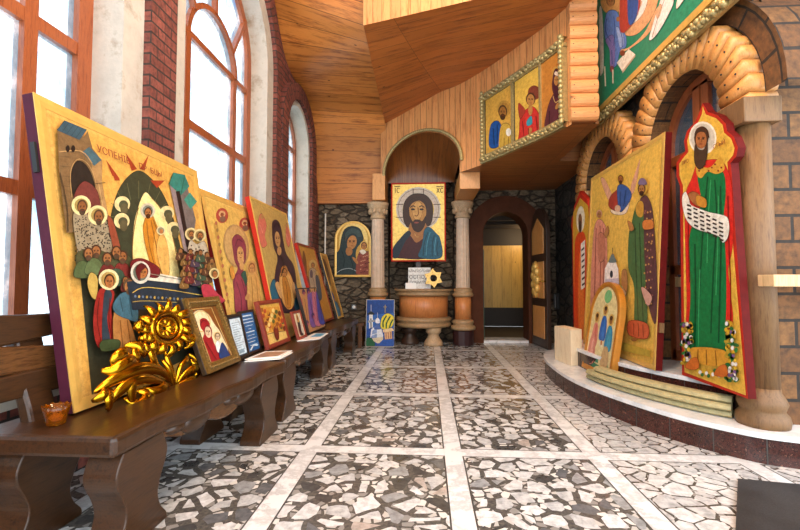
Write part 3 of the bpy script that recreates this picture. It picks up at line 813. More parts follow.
# rail across the near recess and beam on the pier
bm_ = MB(); bm_.box((1.865, 2.37, .975), (3.2, 2.48, 1.04)); bm_.box((2.3, 2.40, .90), (2.38, 2.595, .975))
struct('trim_7', bm_, 'pine_pale', label='pale wooden ledge on the brown brick pier', bevel=.004)
bm_ = MB(); bm_.box((2.06, 2.78, .96), (2.12, 3.66, 1.04)); struct('trim_8', bm_, 'pine_pale', label='pale rail across the near arched recess')

# ---- stepped platform
def plat(edge, z0, z1, lip, name, label):
    e = smooth(edge, 6, False); m = MB(); far = [(4.2, e[0][1]), (4.2, e[-1][1])] if False else []
    poly = [(x, y) for x, y in e] + [(4.2, e[-1][1]), (4.2, e[0][1])]
    n = len(e); L = 0
    up = lambda p, z: (p[0], p[1], z)
    # riser
    for i in range(n-1):
        a, b = e[i], e[i+1]; d = math.hypot(b[0]-a[0], b[1]-a[1])
        m.add([up(a, z0), up(b, z0), up(b, z1-.03), up(a, z1-.03)], [(0, 1, 2, 3)], 1)
        if int(L/.24) != int((L+d)/.24):
            t = ((int((L+d)/.24))*.24-L)/d; p = (a[0]+(b[0]-a[0])*t, a[1]+(b[1]-a[1])*t); q = V3((b[0]-a[0], b[1]-a[1], 0)).normalized(); nn = V3((q.y, -q.x, 0))
            P_ = V3((p[0], p[1], z0)); m.hexa(P_-q*.003+nn*.002, q*.006, nn*-.004, (0, 0, z1-.03-z0), 2)
        L += d
    # slab with small nosing
    no = []
    for i, p in enumerate(e):
        a, b = e[max(i-1, 0)], e[min(i+1, n-1)]; q = V3((b[0]-a[0], b[1]-a[1], 0)).normalized(); no.append((p[0]+q.y*-lip*-1*-1 if False else p[0]-abs(q.y)*lip, p[1]-abs(q.x)*lip*(1 if p[1] < 4.2 else -1)))
    sl = [(p[0], p[1], z1-.03) for p in no] + [(4.2, no[-1][1], z1-.03), (4.2, no[0][1], z1-.03)]
    m.prism(sl, (0, 0, .03), 0)
    return struct(name, m, ['tread', 'granite', 'grout'], label=label)
plat([(2.3, 5.45), (1.6, 5.3), (1.33, 4.85), (1.248, 4.176), (1.288, 3.519), (1.512, 2.868), (1.752, 2.534), (1.979, 2.40), (2.5, 2.26), (4.2, 2.1)], 0, .17, .012, 'trim_9', 'lower curved step with white tread and dark granite riser')
plat([(2.3, 5.38), (1.75, 5.25), (1.52, 4.8), (1.50, 4.1), (1.575, 3.55), (1.70, 3.24), (1.82, 3.02), (1.92, 2.86), (2.1, 2.78), (4.2, 2.70)], .17, .345, .012, 'trim_10', 'upper curved step with white tread and dark granite riser')
# wooden column at the near foot of the ring
co = sroot('column_1', (1.955, 2.60, .17), 'wooden half-log column with turned base beside the brown brick pier')
m = MB(); cb = (1.955, 2.60, .17)
m.lathe([(.125, 0), (.13, .03), (.125, .06), (.105, .085), (.11, .1), (.12, .13), (.11, .16), (.092, .19), (.088, .22)], cb, 28); obj('base', m, 'pine_shaded', co)
m = MB(); m.lathe([(.088, .22), (.086, 1.78)], cb, 24); obj('shaft', m, 'pine_shaded', co)
m = MB(); m.box((1.84, 2.50, 1.93), (2.05, 2.74, 2.08)); obj('impost_block', m, 'pine_shaded', co, .006)

# ---- ceilings
def lerp(a, b, t): return a+(b-a)*t
LP = [(4.0, 5.15), (4.5, 4.85), (4.84, 4.45), (5.25, 3.95), (5.78, 3.82), (6.3, 3.68), (6.65, 3.25), (6.88, 2.6), (6.9, 2.33)]
RP = [(3.95, 4.75), (4.2, 4.3), (4.5, 3.80), (5.1, 3.73), (5.8, 3.70), (6.35, 3.6), (6.7, 3.2), (6.9, 2.6), (6.92, 2.33)]
LPs, RPs = smooth(LP, 5, False), smooth(RP, 5, False); nn = len(LPs)-1
ca = MB()
def fa(u, v):
    i = min(int(round(v*nn)), nn); l, r = LPs[i], RPs[i]; x = lerp(XL-.02, -.66, u)
    return (x, lerp(l[0], r[0], u), lerp(l[1], r[1], u))
ca.grid(fa, 8, nn, 1.2, 4.6)
ca.add([(XL, 6.9, 2.33), (-.66, 6.92, 2.33), (-.66, 7.02, 2.33), (XL, 7.02, 2.33)], [(3, 2, 1, 0)], uvs=[[(0, 0), (1.2, 0), (1.2, .12), (0, .12)]])
struct('ceiling_left', ca, 'ceil')
# gallery fascia plan: bows from the niche to the right-hand half-log end
PLAN = [(-.74, 6.58), (-.40, 6.42), (-.1, 6.24), (.22, 6.02), (.48, 5.77), (.80, 5.30), (1.111, 4.733), (1.28, 4.40), (1.406, 4.08)]
PS = smooth(PLAN, 8, False)
TOPZ = lambda x: 3.5+.27*min(1, max(0, (x+.74)/.9)) - .06*max(0, (x-.3))
def botz(x):
    if abs(x-NX) < NR: return NSP+math.sqrt(max(0, NR*NR-(x-NX)**2))
    return 2.53 if x > NX else 2.6
fs_ = MB(); L = 0; xsb = []
dense = []
for a, b in zip(PS, PS[1:]):
    for t in range(3): dense.append((lerp(a[0], b[0], t/3), lerp(a[1], b[1], t/3)))
dense.append(PS[-1])
for e in (NX-NR, NX+NR):          # exact arch ends
    for i, (a, b) in enumerate(zip(dense, dense[1:])):
        if a[0] < e < b[0]:
            t = (e-a[0])/(b[0]-a[0]); y = lerp(a[1], b[1], t); dense[i+1:i+1] = [(e-1e-4, y), (e+1e-4, y)]; break
for a, b in zip(dense, dense[1:]):
    d = math.hypot(b[0]-a[0], b[1]-a[1]); z = [botz(a[0]), botz(b[0]), TOPZ(b[0])+.03, TOPZ(a[0])+.03]
    fs_.add([(a[0], a[1], z[0]), (b[0], b[1], z[1]), (b[0], b[1], z[2]), (a[0], a[1], z[3])], [(0, 1, 2, 3)], 0, uvs=[[(z[0], L), (z[1], L+d), (z[2], L+d), (z[3], L)]]); L += d
struct('wall_gallery_front', fs_, 'fascia')
def ypl(x):
    for a, b in zip(dense, dense[1:]):
        if a[0] <= x <= b[0]: return lerp(a[1], b[1], (x-a[0])/max(1e-9, b[0]-a[0]))
    return dense[-1][1]
# flat boards behind, between the left vault and the fascia
NE = [(-.66, 4.22), (.38, 3.92), (1.45, 3.60)]
cbm = MB()
def fb(u, v):
    x = lerp(-.66, 1.406, u); yf = ypl(x) if x > -.74 else 6.58; yn = lerp(4.22, 3.612, u); zf = TOPZ(x)+.02; zn = 3.70
    y = lerp(yn, yf, v); return (x, y, lerp(zn, zf, v))
cbm.grid(fb, 24, 8, 1, 1, flip=True)
for k in range(len(cbm.uv)):      # boards run parallel to the near edge
    f = cbm.f[k]; cbm.uv[k] = [(cbm.v[i][0]*.96-cbm.v[i][1]*.28, cbm.v[i][0]*.28+cbm.v[i][1]*.96) for i in f]
struct('ceiling', cbm, 'ceil_b')
# lit riser above the near edge
rs = MB(); a, b = V3((-.66, 4.21, 3.68)), V3((1.47, 3.585, 3.68)); d = (b-a).length
rs.add([a, b, b+V3((0, 0, 1.6)), a+V3((0, 0, 1.6))], [(0, 1, 2, 3)], uvs=[[(0, 0), (0, d), (1.6, d), (1.6, 0)]])
struct('wall_riser', rs, 'fascia_lit')
# high ceiling over the near room
hc_ = MB(); hc_.add([(-2.2, -2.2, 5.2), (4.2, -2.2, 5.2), (4.2, 7.2, 5.2), (-2.2, 7.2, 5.2)], [(3, 2, 1, 0)], uvs=[[(0, 0), (6, 0), (6, 9), (0, 9)]])
struct('ceiling_high', hc_, 'fascia_lit')
# soffit under the gallery
so = MB()
ysq = [4.08+(YB-4.08)*i/40 for i in range(41)]
def xpl(y):
    best = None
    for a, b in zip(dense, dense[1:]):
        if b[1] <= y <= a[1]: return lerp(a[0], b[0], (a[1]-y)/max(1e-9, a[1]-b[1]))
    return .48
for y0, y1 in zip(ysq, ysq[1:]):
    a0, a1 = max(.46, xpl(y0)), max(.46, xpl(y1)); r0, r1 = [1.67 if y < 5.35 else 2.12 for y in (y0, y1)]
    ps = [(a0, y0, 2.53), (r0, y0, 2.53), (r1, y1, 2.53), (a1, y1, 2.53)]
    so.add(ps, [(3, 2, 1, 0)], uvs=[[(p[0], p[1]) for p in ps[::-1]]])
struct('ceiling_soffit', so, 'soffit')
sd = MB(); sd.hexa((1.64, 4.10, 2.535), (.03, 0, 0), (0, 1.25, 0), (0, 0, 2.66)); sd.hexa((1.64, 5.35, 2.535), (.4, 0, 0), (0, .03, 0), (0, 0, 2.66)); struct('wall_gallery_side', sd, 'soffit')
# vault behind the arch of the fascia
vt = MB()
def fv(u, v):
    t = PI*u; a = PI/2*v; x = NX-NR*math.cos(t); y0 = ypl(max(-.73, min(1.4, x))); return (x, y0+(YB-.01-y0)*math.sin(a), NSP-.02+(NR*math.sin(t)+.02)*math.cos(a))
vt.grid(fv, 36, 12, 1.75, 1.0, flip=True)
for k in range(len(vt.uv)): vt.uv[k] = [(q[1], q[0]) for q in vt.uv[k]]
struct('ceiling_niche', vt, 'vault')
# wooden beams over the columns
for k, (x0, x1, y0) in enumerate(((-.86, NX-NR, 6.5), (NX+NR, .74, 5.80))):
    b = MB(); b.hexa((x0, y0, 2.30), (x1-x0, 0, 0), (0, YB-y0-.01, 0), (0, 0, .42 if k == 0 else .25))
    struct('trim_%d' % (11+k), b, 'door_wood', label='wooden beam over the %s niche column' % ('left' if k == 0 else 'right'), bevel=.004)
# braided gilt moulding on the arch
mo = MB(); pts = []
for i in range(61):
    t = PI*i/60; x = NX-(NR+.02)*math.cos(t); pts.append(V3((x, ypl(max(-.73, min(1.4, x)))-.03, NSP+(NR+.02)*math.sin(t))))
mo.tube(pts, .022, 8)
for i, p in enumerate(pts): mo.ball(p+V3((0, -.012, 0)), (.03, .02, .024), 8, 5)
struct('trim_13', mo, 'gilt_pale', label='braided gilt moulding around the niche arch')
# end of the gallery: stacked horizontal half-logs
lg = MB(); z = 2.56; XA, XB = 1.39, 1.65
while z < 5.0:
    h = .135; n = 7
    V = []
    for x in (XA, XB):
        for j in range(n+1):
            a = PI*j/n; V.append((x, 4.08-.05*math.sin(a), z+h/2-h/2*math.cos(a)))
        V += [(x, 4.3, z+h), (x, 4.3, z)]
    k = n+3; fsx = [tuple(range(k))[::-1], tuple(range(k, 2*k))] + [(i, (i+1) % k, k+(i+1) % k, k+i) for i in range(k)]
    lg.add(V, fsx, 0)
    for x in (XA+.03, XB-.04): lg.ball((x, 4.032, z+h/2), .006, 6, 4, 1)
    z += h
struct('wall_log_end', lg, ['logs', 'black'])

# ================================================================== NICHE COLUMNS AND CONSOLE
def column(x, y, label):
    t = thing('column', label, 'column', (x, y, 0)); c = (x, y, 0)
    m = MB(); m.lathe([(.165, 0), (.165, .22), (.155, .235)], c, 12, smooth=False); obj('pedestal', m, 'pedestal', t, .006)
    m = MB(); m.lathe([(.16, .235), (.195, .25), (.2, .28), (.185, .305), (.16, .315), (.155, .33), (.17, .35), (.17, .38), (.14, .4), (.13, .41)], c, 28); obj('lower_base', m, 'ledge', t)
    m = MB(); m.lathe([(.13, .41), (.13, .76)], c, 24); obj('drum', m, 'drum', t)
    m = MB(); m.lathe([(.13, .76), (.165, .775), (.172, .80), (.155, .825), (.14, .84), (.15, .86), (.15, .885), (.12, .90), (.112, .91)], c, 28); obj('collar', m, 'ledge', t)
    m = MB(); m.lathe([(.112, .91), (.106, 1.5), (.10, 2.02)], c, 32, flute=.06, smooth=False); obj('shaft', m, 'column', t)
    m = MB(); m.lathe([(.10, 2.02), (.125, 2.03), (.125, 2.06), (.108, 2.075), (.12, 2.12), (.15, 2.19), (.17, 2.21), (.165, 2.235), (.18, 2.245), (.18, 2.29), (.15, 2.3)], c, 28)
    for k in range(10):
        a = 2*PI*k/10; m.ball((x+.135*math.cos(a), y+.135*math.sin(a), 2.15), (.03, .03, .05), 8, 5)
    obj('capital', m, 'capital', t); return t
column(-.80, 6.74, 'pale fluted column left of the niche, its base behind the blue domes painting')
column(.575, 6.74, 'pale fluted column between the niche and the arched doorway')

t = thing('console', 'half-round wooden console on turned legs inside the niche', 'console', (-.06, 6.9, 0)); c = (-.06, 6.92, 0)
m = MB(); m.lathe([(.40, .44), (.40, .78)], c, 30, PI, 2*PI, ax=(1, .95)); obj('body', m, 'drum', t)
m = MB(); m.lathe([(.40, .77), (.45, .785), (.47, .81), (.44, .83), (.45, .85), (.485, .86), (.485, .885), (0, .89)], c, 36, PI, 2*PI, ax=(1, .95)); obj('top_slab', m, 'ledge', t)
m = MB(); m.lathe([(.0, .27), (.43, .275), (.46, .30), (.45, .33), (.42, .35), (.45, .37), (.465, .40), (.44, .43), (.40, .44)], c, 36, PI, 2*PI, ax=(1, .95)); obj('lower_slab', m, 'ledge', t)
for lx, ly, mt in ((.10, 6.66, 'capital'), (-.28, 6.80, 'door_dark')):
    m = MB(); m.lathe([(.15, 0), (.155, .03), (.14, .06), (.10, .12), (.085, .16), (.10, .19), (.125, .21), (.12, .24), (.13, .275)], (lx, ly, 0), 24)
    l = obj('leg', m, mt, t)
    l['label'] = 'pale carved leg' if mt == 'capital' else 'dark wooden leg'

# things standing on the console
t = thing('lettered_sign', 'white sign with black Cyrillic letters leaning below the large portrait', 'sign', (-.12, 6.66, .89))
cv = Canvas((-.30, 6.655, .892), (.36, 0, 0), (0, .035, .34)); cv.fill('#e2e2de')
board(cv, .012, t, 'white'); t_ = cv.done(t, 'face')
text('ГОСПОДИ', cv.O+cv.u*.18+cv.v*.185, cv.u, cv.v, .085, 'black', t_, .004)
text('ПОМИЛУЙ', cv.O+cv.u*.18+cv.v*.10, cv.u, cv.v, .06, 'black', t_, .004)
text('БЛАГОСЛОВИ', cv.O+cv.u*.18+cv.v*.285, cv.u, cv.v, .05, 'black', t_, .004)
def star(cx, cy, cz, R, r, hole, name, label):
    mb = MB(); n = 6; po = []; pi_ = []
    for k in range(n*2):
        a = PI*k/n+PI/2+.1; rr = R if k % 2 == 0 else r; po.append((cx+rr*math.cos(a), cy, cz+rr*math.sin(a))); pi_.append((cx+hole*math.cos(a), cy, cz+hole*math.sin(a)))
    for k in range(n*2):
        j = (k+1) % (n*2); mb.prism([po[k], po[j], pi_[j], pi_[k]], (0, .035, 0))
    for k in range(n):
        a = PI*2*k/n+PI/2+.1; mb.ball((cx+R*.62*math.cos(a), cy-.002, cz+R*.62*math.sin(a)), (.012, .006, .012), 8, 5)
    return tag(obj(name, mb, 'gold_border', None, .003), label, 'star')
star(.10, 6.50, 1.06, .155, .10, .055, 'wooden_star', 'gilt wooden six-pointed star standing on the half-round console')
m = MB(); m.box((-.34, 6.56, .89), (-.17, 6.58, .985)); tag(obj('white_card', m, 'paper'), 'small blank white card at the left edge of the console top', 'card')

# ================================================================== BENCHES
def bench(y0, y1, xf0, xf1, label, first=False, depth=.58):
    t = thing('bench', label, 'bench', ((xf0+xf1)/2-.3, (y0+y1)/2, 0), 'carved dark benches along the windows')
    L = y1-y0; xf = lambda y: lerp(xf0, xf1, (y-y0)/L)
    # seat: thick slab with a wavy live front edge
    e = []
    n = 26
    for i in range(n+1):
        y = y0+L*i/n; s = i/n; e.append((xf(y)-.012*(1-math.cos(2*PI*3*s))+.018*math.sin(PI*s), y))
    top = [(x, y, SEAT) for x, y in e] + [(xf1-depth, y1, SEAT), (xf0-depth, y0, SEAT)]
    m = MB(); m.prism(top, (0, 0, -.075)); obj('seat', m, 'bench', t, .016)
    # scalloped apron under the front edge
    m = MB(); p = []
    for i in range(n*2+1):
        s = i/(n*2); y = y0+.06+(L-.12)*s; z = .30+.05*abs(math.sin(PI*3*s+.5))-.06*max(0, math.cos(2*PI*2*s))*(.15 < s < .9)
        p.append((xf(y)-.09, y, z))
    p += [(xf(y1-.06)-.09, y1-.06, .376), (xf(y0+.06)-.09, y0+.06, .376)]
    m.prism(p, (.055, 0, 0)); obj('apron', m, 'bench_light', t, .012)
    for s in (.36, .66):
        y = y0+L*s; m = MB(); m.ball((xf(y)-.055, y, .355), (.05, .13, .06), 16, 10); m.ball((xf(y)-.06, y-.15, .365), (.04, .07, .03), 12, 8); m.ball((xf(y)-.06, y+.15, .365), (.04, .07, .03), 12, 8); obj('carved_bracket', m, 'bench', t)
    # vase shaped slab legs
    prof = [(.0, .17), (.03, .165), (.08, .12), (.14, .10), (.2, .12), (.26, .155), (.31, .16), (.376, .125)]
    for yy in (y0+.17, y1-.2):
        for dx in (-.02, -.40):
            m = MB(); x = xf(yy)+dx; pp = smooth([(z, w) for z, w in prof], 4, False)
            poly = [(x, yy-w*.9, max(z, 0)) for z, w in pp] + [(x, yy+w*.9, max(z, 0)) for z, w in pp[::-1]]
            m.prism(poly, (-.13, 0, 0)); obj('leg', m, 'bench', t, .02)
    # backrest: curved posts and three wavy boards
    for yy in (y0+.2, y1-.16):
        m = MB(); x = xf(yy)-depth+.05; po = smooth([(x+.06, .376), (x+.03, .5), (x-.01, .62), (x-.03, .74), (x-.06, .86)], 4, False)
        m.prism([(a-.035, yy-.06, z) for a, z in po] + [(a+.02, yy-.06, z) for a, z in po[::-1]], (0, .12, 0)); obj('back_post', m, 'bench', t, .012)
    for k, (zc, hh, ph) in enumerate(((.575, .04, .4), (.70, .045, 1.7), (.83, .06, 2.6))):
        m = MB(); a = []; b = []
        for i in range(29):
            s = i/28; y = y0-.02+(L+.03)*s; w = hh*(1+.28*math.sin(7*s+ph)); zz = zc+.018*math.sin(6*s+ph*1.7); x = xf(y)-depth+.085-.035*(zc-.5)*3
            a.append((x, y, zz+w)); b.append((x, y, zz-w))
        m.prism(a+b[::-1], (-.04, 0, 0)); obj('back_slat', m, 'bench_light' if k == 1 else 'bench', t, .008)
    return t
bench(1.42, 2.86, -1.10, -.975, 'dark carved bench nearest the camera, holding the gold flower carving')
bench(2.93, 4.66, -1.0, -1.085, 'second dark carved bench, holding blue papers and a red-framed icon')
bench(4.74, 6.22, -1.09, -1.03, 'farthest dark carved bench against the back left corner', depth=.56)
t = thing('stool', 'small plank stool end between the farthest bench and the blue domes painting', 'stool', (-1.16, 6.40, 0))
m = MB(); m.box((-1.4, 6.28, .33), (-.97, 6.56, .37)); obj('seat', m, 'bench_light', t, .006)
for x in (-1.02, -1.36):
    m = MB(); m.box((x-.03, 6.30, 0), (x+.03, 6.54, .33)); obj('leg', m, 'bench_light', t, .005)

# ================================================================== ICONS ON THE BENCHES
def panel(name, label, cat, O, U, V, th, edge, bordmat, bw, bh, group=None, arch=False, bumps=0, raise_=True):
    U, V = V3(U), V3(V); n = U.cross(V).normalized()
    O = V3(O)
    if raise_ and n.z > 0: O = O+V3((0, 0, n.z*th+.002))
    t = thing(name, label, cat, O+U*.5, group)
    lu, lv = U.length, V.length; ap = None
    if arch: ap = archpoly(lu, lv, arch if arch is not True else None)
    cv = Canvas(O, U, V, [(a/lu, b/lv) for a, b in ap] if ap else None)
    board(cv, th, t, edge, outline=ap)
    if bw: rim(cv, bw, bh, t, bordmat, arch=ap, bumps=bumps, name='frame' if bumps or bordmat != 'gold_border' else 'border')
    return t, cv
def lean(name, label, y0, y1, xb, xt, zt, th=.045, edge='maroon', bm='gold_border', bw=.05, bh=.006, cat='icon', **k):
    return panel(name, label, cat, (xb, y0, SEAT), (0, y1-y0, 0), (xt-xb, 0, zt-SEAT), th, edge, bm, bw, bh, **k)

GOLD = '#d9a544'; CREAM = '#e6d08c'; SKIN = '#a86c3c'
# ---- 1. the large burial scene
t, cv = lean('icon_panel', 'largest gold icon panel at the near window, many haloed figures around a bier', 1.64, 2.905, -1.45, -1.68, 1.80, .05)
m = MB(); q = cv.O+cv.v*1.02-cv.N*.03; m.hexa(q-cv.u*.012, cv.u*.012, cv.v*.13, cv.N*.02); obj('hook_plate', m, 'black', t)
cv.fill('#deae5c', .5)
cv.uvrect(.055, .05, .945, .95, '#d9a652', .35)
cv.crop(60, 200, 3.533)
cv.crop(0, 0, 1).P('#3c3a2a', [(77, 245), (100, 240), (190, 250), (216, 262), (226, 340), (100, 400), (92, 400)])
cv.crop(20, 90, 3.3125)
cv.S('#3b3d2b', [(285, 540), (296, 440), (318, 350), (350, 295), (390, 268), (430, 290), (470, 340), (505, 420), (530, 520), (545, 620), (300, 640)])
for a_ in range(9):
    cv.L('#6a6a48', 1.6, [(392+math.cos(PI*a_/8)*-70, 420-math.sin(PI*a_/8)*60), (392+math.cos(PI*a_/8)*-100, 420-math.sin(PI*a_/8)*120)])
for w in ([(282, 230), (330, 296), (304, 284)], [(348, 208), (386, 262), (368, 268)], [(425, 215), (395, 262), (410, 266)], [(478, 300), (430, 300), (452, 325)], [(300, 262), (330, 300), (312, 300)]): cv.P('#9c3c22', w)
cv.crop(110, 130, 3.317)
cv.S('#ecdc94', [(110, 212), (80, 300), (72, 400), (82, 500), (150, 520), (222, 505), (224, 440), (205, 350), (165, 262), (135, 225)])
cv.L('#7a5a2a', 3, [(92, 258), (76, 340), (72, 420), (82, 500)]); cv.L('#7a5a2a', 3, [(135, 225), (168, 265), (205, 352), (226, 460)])
for x, y, r in ((38, 246, 26), (36, 302, 26), (186, 276, 24), (208, 328, 23)):
    cv.E('#dccb92', x, y, r); cv.E('#4a4a34', x+4, y+3, r*.6); cv.E('#5a5238', x+6, y+16, r*.5, r*.7)
cv.S('#c07e28', [(118, 285), (106, 330), (118, 400), (140, 470), (165, 490), (192, 482), (190, 420), (176, 380), (150, 312), (136, 282)])
cv.S('#d69a44', [(150, 330), (140, 400), (160, 480), (176, 482), (170, 400)])
cv.folds('#8a5a20', 3, [[(118, 310), (128, 390), (150, 470)], [(132, 300), (150, 390), (168, 480)], [(140, 300), (165, 370), (182, 450)]])
cv.H('#c9c0a8', '#7d8478', 121, 268, 25, w=.3); cv.face(122, 276, 10, 15, SKIN, '#3a2416', beard='#4a2c18')
cv.S('#d7a85a', [(160, 350), (150, 400), (170, 480), (190, 480), (190, 410), (178, 356)]); cv.H('#e0d2a0', '#8a8a70', 164, 334, 15); cv.E(SKIN, 165, 337, 6, 8)
# tower on the right
cv.P('#8d7c7c', [(192, 178), (216, 205), (268, 415), (240, 400)]); cv.P('#6f6460', [(216, 205), (252, 190), (262, 230), (280, 300), (262, 420), (250, 400)])
cv.P('#34786c', [(205, 142), (243, 150), (259, 188), (230, 218), (190, 180)]); cv.P('#3f8878', [(240, 232), (260, 208), (284, 238), (262, 264)]); cv.P('#2a1c1a', [(213, 205), (226, 203), (262, 392), (248, 388)])
cv.L('#23503f', 2, [(205, 142), (190, 180)]); cv.L('#23503f', 2, [(243, 150), (230, 216)]); 
for x, y, r in ((264, 346, 21), (292, 350, 21), (312, 488, 23)): cv.H('#e2d49c', '#9b8a58', x, y, r); cv.face(x+1, y+4, 8, 12, SKIN, '#4a3020', beard='#5a4838')
cv.S('#b9ae98', [(258, 368), (252, 420), (290, 440), (318, 420), (306, 372), (280, 380)])
for i in range(10): cv.E('#3a3028', 262+i*5, 385+(i*17) % 40, 2.5)
# left building
cv.crop(40, 100, 4.078)
cv.P('#775c3c', [(55, 128), (165, 152), (180, 130), (200, 200), (240, 252), (238, 335), (272, 525), (92, 545), (62, 300)])
cv.P('#a07d50', [(195, 262), (240, 250), (238, 340), (275, 530), (245, 530), (215, 345), (200, 300)])
cv.P('#37505c', [(52, 126), (84, 86), (177, 124), (146, 166)]); cv.P('#44606a', [(155, 216), (186, 194), (237, 246), (206, 272)])
for k in range(5): cv.L('#22343c', 2, [(84+k*19, 86+k*8), (54+k*19, 126+k*8)])
cv.S('#2a231e', [(120, 395), (112, 300), (136, 254), (172, 270), (200, 325), (212, 410), (170, 440)])
for k in range(7): cv.L('#5e4830', 1.6, [(62+k*1.5, 232+k*40), (108-(k > 1)*4, 236+k*40)])
cv.L('#b08c5c', 4, [(60, 215), (150, 212), (196, 262)]); cv.L('#b08c5c', 3, [(112, 400), (106, 300), (134, 246), (176, 262), (206, 322), (216, 410)])
cv.L('#c09a66', 4, [(222, 345), (256, 528)]); cv.L('#5e4830', 3, [(205, 345), (250, 340)])
for x in (95, 117): cv.E('#241c18', x, 202, 8, 14)
cv.S('#6d3630', [(118, 420), (130, 370), (165, 335), (212, 370), (228, 430), (225, 480), (130, 480)])
cv.L('#4a3a28', 4, [(62, 300), (90, 430), (95, 540)]); pass
cv.crop(60, 200, 3.533)
# two bishops
cv.S('#95876c', [(30, 55), (70, 45), (100, 80), (150, 78), (168, 150), (160, 195), (100, 185), (60, 245), (42, 170)])
rb_ = random.Random(3)
for i in range(260):
    x, y = rb_.uniform(36, 164), rb_.uniform(60, 226)
    if x > 100 and y > 180: continue
    if y > 190 and x > 85: continue
    cv.E('#3a3026', x, y, 3.2, 2.0, i*40); cv.k -= 1
cv.k += 1
for x, y in ((58, 22), (116, 57)): cv.H('#e6d89c', '#a08a4e', x, y, 35, w=.3); cv.face(x+3, y+8, 14, 22, '#8a5a34', '#4a3424', beard='#4a3a2c')
cv.S('#8c4630', [(150, 62), (170, 80), (196, 180), (176, 188), (158, 120)])
cv.S('#4a4a30', [(36, 200), (60, 180), (110, 176), (150, 190), (180, 180), (230, 205), (235, 260), (60, 262), (40, 240)])
# heads and robes of the mourners
for x, y, c in ((60, 235, '#4b5a38'), (100, 225, '#5a6a44'), (148, 245, '#6a2a26'), (200, 240, '#7a302a'), (180, 262, '#3f5240')): cv.S(c, [(x-30, y+40), (x-22, y-4), (x, y-16), (x+24, y-2), (x+30, y+40)])
for x, y in ((107, 186), (146, 212), (200, 206), (76, 196), (176, 190)): cv.face(x, y, 14, 19, '#94623a', '#4a3020', beard='#54402e')
# angel of the corner
cv.S('#b79a4e', [(70, 300), (82, 262), (106, 282), (102, 350), (84, 345)]); cv.S('#8e2620', [(112, 322), (165, 328), (156, 400), (168, 505), (108, 525), (90, 430)]); cv.S('#2f3a44', [(130, 335), (158, 340), (140, 420), (150, 500), (122, 500)])
cv.folds('#5a1614', 3, [[(112, 350), (104, 430), (120, 515)], [(150, 350), (146, 430), (158, 500)]])
cv.H('#e8dca8', '#b89a58', 146, 286, 37, w=.25); cv.face(148, 294, 15, 22, SKIN, '#3c2414')
for x, y, c in ((205, 300, '#5a2a24'), (286, 330, '#4a2c34'), (300, 300, '#5c3a30'), (270, 310, '#39482f')): cv.S(c, [(x-16, y+26), (x-12, y-2), (x, y-10), (x+14, y), (x+18, y+26)]); cv.face(x, y-10, 9, 13, '#8a5a34', '#3c2a1c')
cv.S('#2c2418', [(236, 340), (270, 330), (300, 350), (310, 440), (280, 470), (246, 450)])
# bent man
cv.S('#a8743e', [(158, 405), (205, 420), (228, 470), (238, 545), (166, 545)]); cv.S('#3f6474', [(156, 372), (192, 332), (236, 352), (244, 430), (205, 425), (164, 405)]); cv.folds('#25404c', 3, [[(180, 350), (190, 400)], [(212, 350), (224, 420)]])
cv.folds('#74481f', 3, [[(180, 430), (190, 530)], [(205, 430), (220, 530)]])
cv.face(216, 312, 19, 23, '#a06a3c', '#5a4430', beard='#5a4430'); cv.S('#b88746', [(218, 338), (272, 352), (284, 378), (226, 356)])
cv.S('#3c4a2c', [(110, 505), (172, 500), (170, 530), (112, 540)])
# bier and the sleeping figure
cv.crop(140, 170, 3.533)
cv.P('#26303c', [(-80, 400), (0, 392), (186, 410), (206, 490), (-60, 500)]); cv.P('#e0d8c2', [(-10, 362), (182, 398), (188, 414), (-12, 394)])
cv.S('#6d1f22', [(-64, 330), (-30, 318), (10, 332), (40, 355), (30, 385), (-20, 380), (-60, 370)])
cv.S('#a02c3e', [(188, 408), (216, 438), (202, 452)]); cv.L('#c8a850', 3, [(-60, 440), (0, 420), (200, 448)]); cv.L('#c8a850', 2, [(-60, 472), (0, 468), (204, 478)])
for i in range(18): cv.E('#b89a4a' if i % 2 else '#5a6a80', -50+i*14, 452+i*.8, 4, 5)
cv.L('#8a8674', 2.5, [(0, 372), (90, 388), (184, 404)])
cv.crop(60, 200, 3.533)
cv.H('#d8d4c4', '#6a7264', 250, 262, 36, 40, w=.25); cv.face(260, 264, 14, 20, SKIN, '#5a1a1c', 20); cv.S('#5a1a1c', [(232, 250), (250, 230), (270, 240), (262, 250), (250, 262), (248, 290), (238, 280)])
cv.crop(140, 170, 3.533)
for i in range(24):
    x, y = 112+(i*41) % 105, 300+(i*29) % 105
    c = ['#5a3a28', '#6a2c2a', '#3f5240', '#7a5a30', '#4a3a4a'][i % 5]; cv.S(c, [(x-16, y+22), (x-12, y), (x, y-6), (x+12, y), (x+16, y+22)])
    cv.E('#4a3222', x, y-12, 9, 9); cv.E('#8e6038', x+1, y-7, 6.5, 9); cv.E('#4a3222', x+1, y+1, 5, 4); cv.L('#c8a878', 1.4, [(x-6, y+6), (x-2, y+18)])
cv.S('#b03648', [(176, 420), (206, 412), (238, 445), (262, 470), (200, 480)]); cv.H('#e2d49c', '#9b8a58', 224, 372, 19); cv.face(226, 376, 8, 12, SKIN, '#4a3020')
t_ = cv.done(t)
cv.crop(0, 0, 1); a_ = cv.loc((112, 156)); b_ = cv.loc((151, 172)); text('УСПЕНІЕ', cv.O+cv.u*a_[0]+cv.v*a_[1], cv.u, cv.v, .052, 'letter_red', t_, .014); text('ПР', cv.O+cv.u*(b_[0]-.09)+cv.v*b_[1], cv.u, cv.v, .05, 'letter_red', t_, .014); text('БЦЫ', cv.O+cv.u*(b_[0]+.03)+cv.v*b_[1], cv.u, cv.v, .05, 'letter_red', t_, .014)

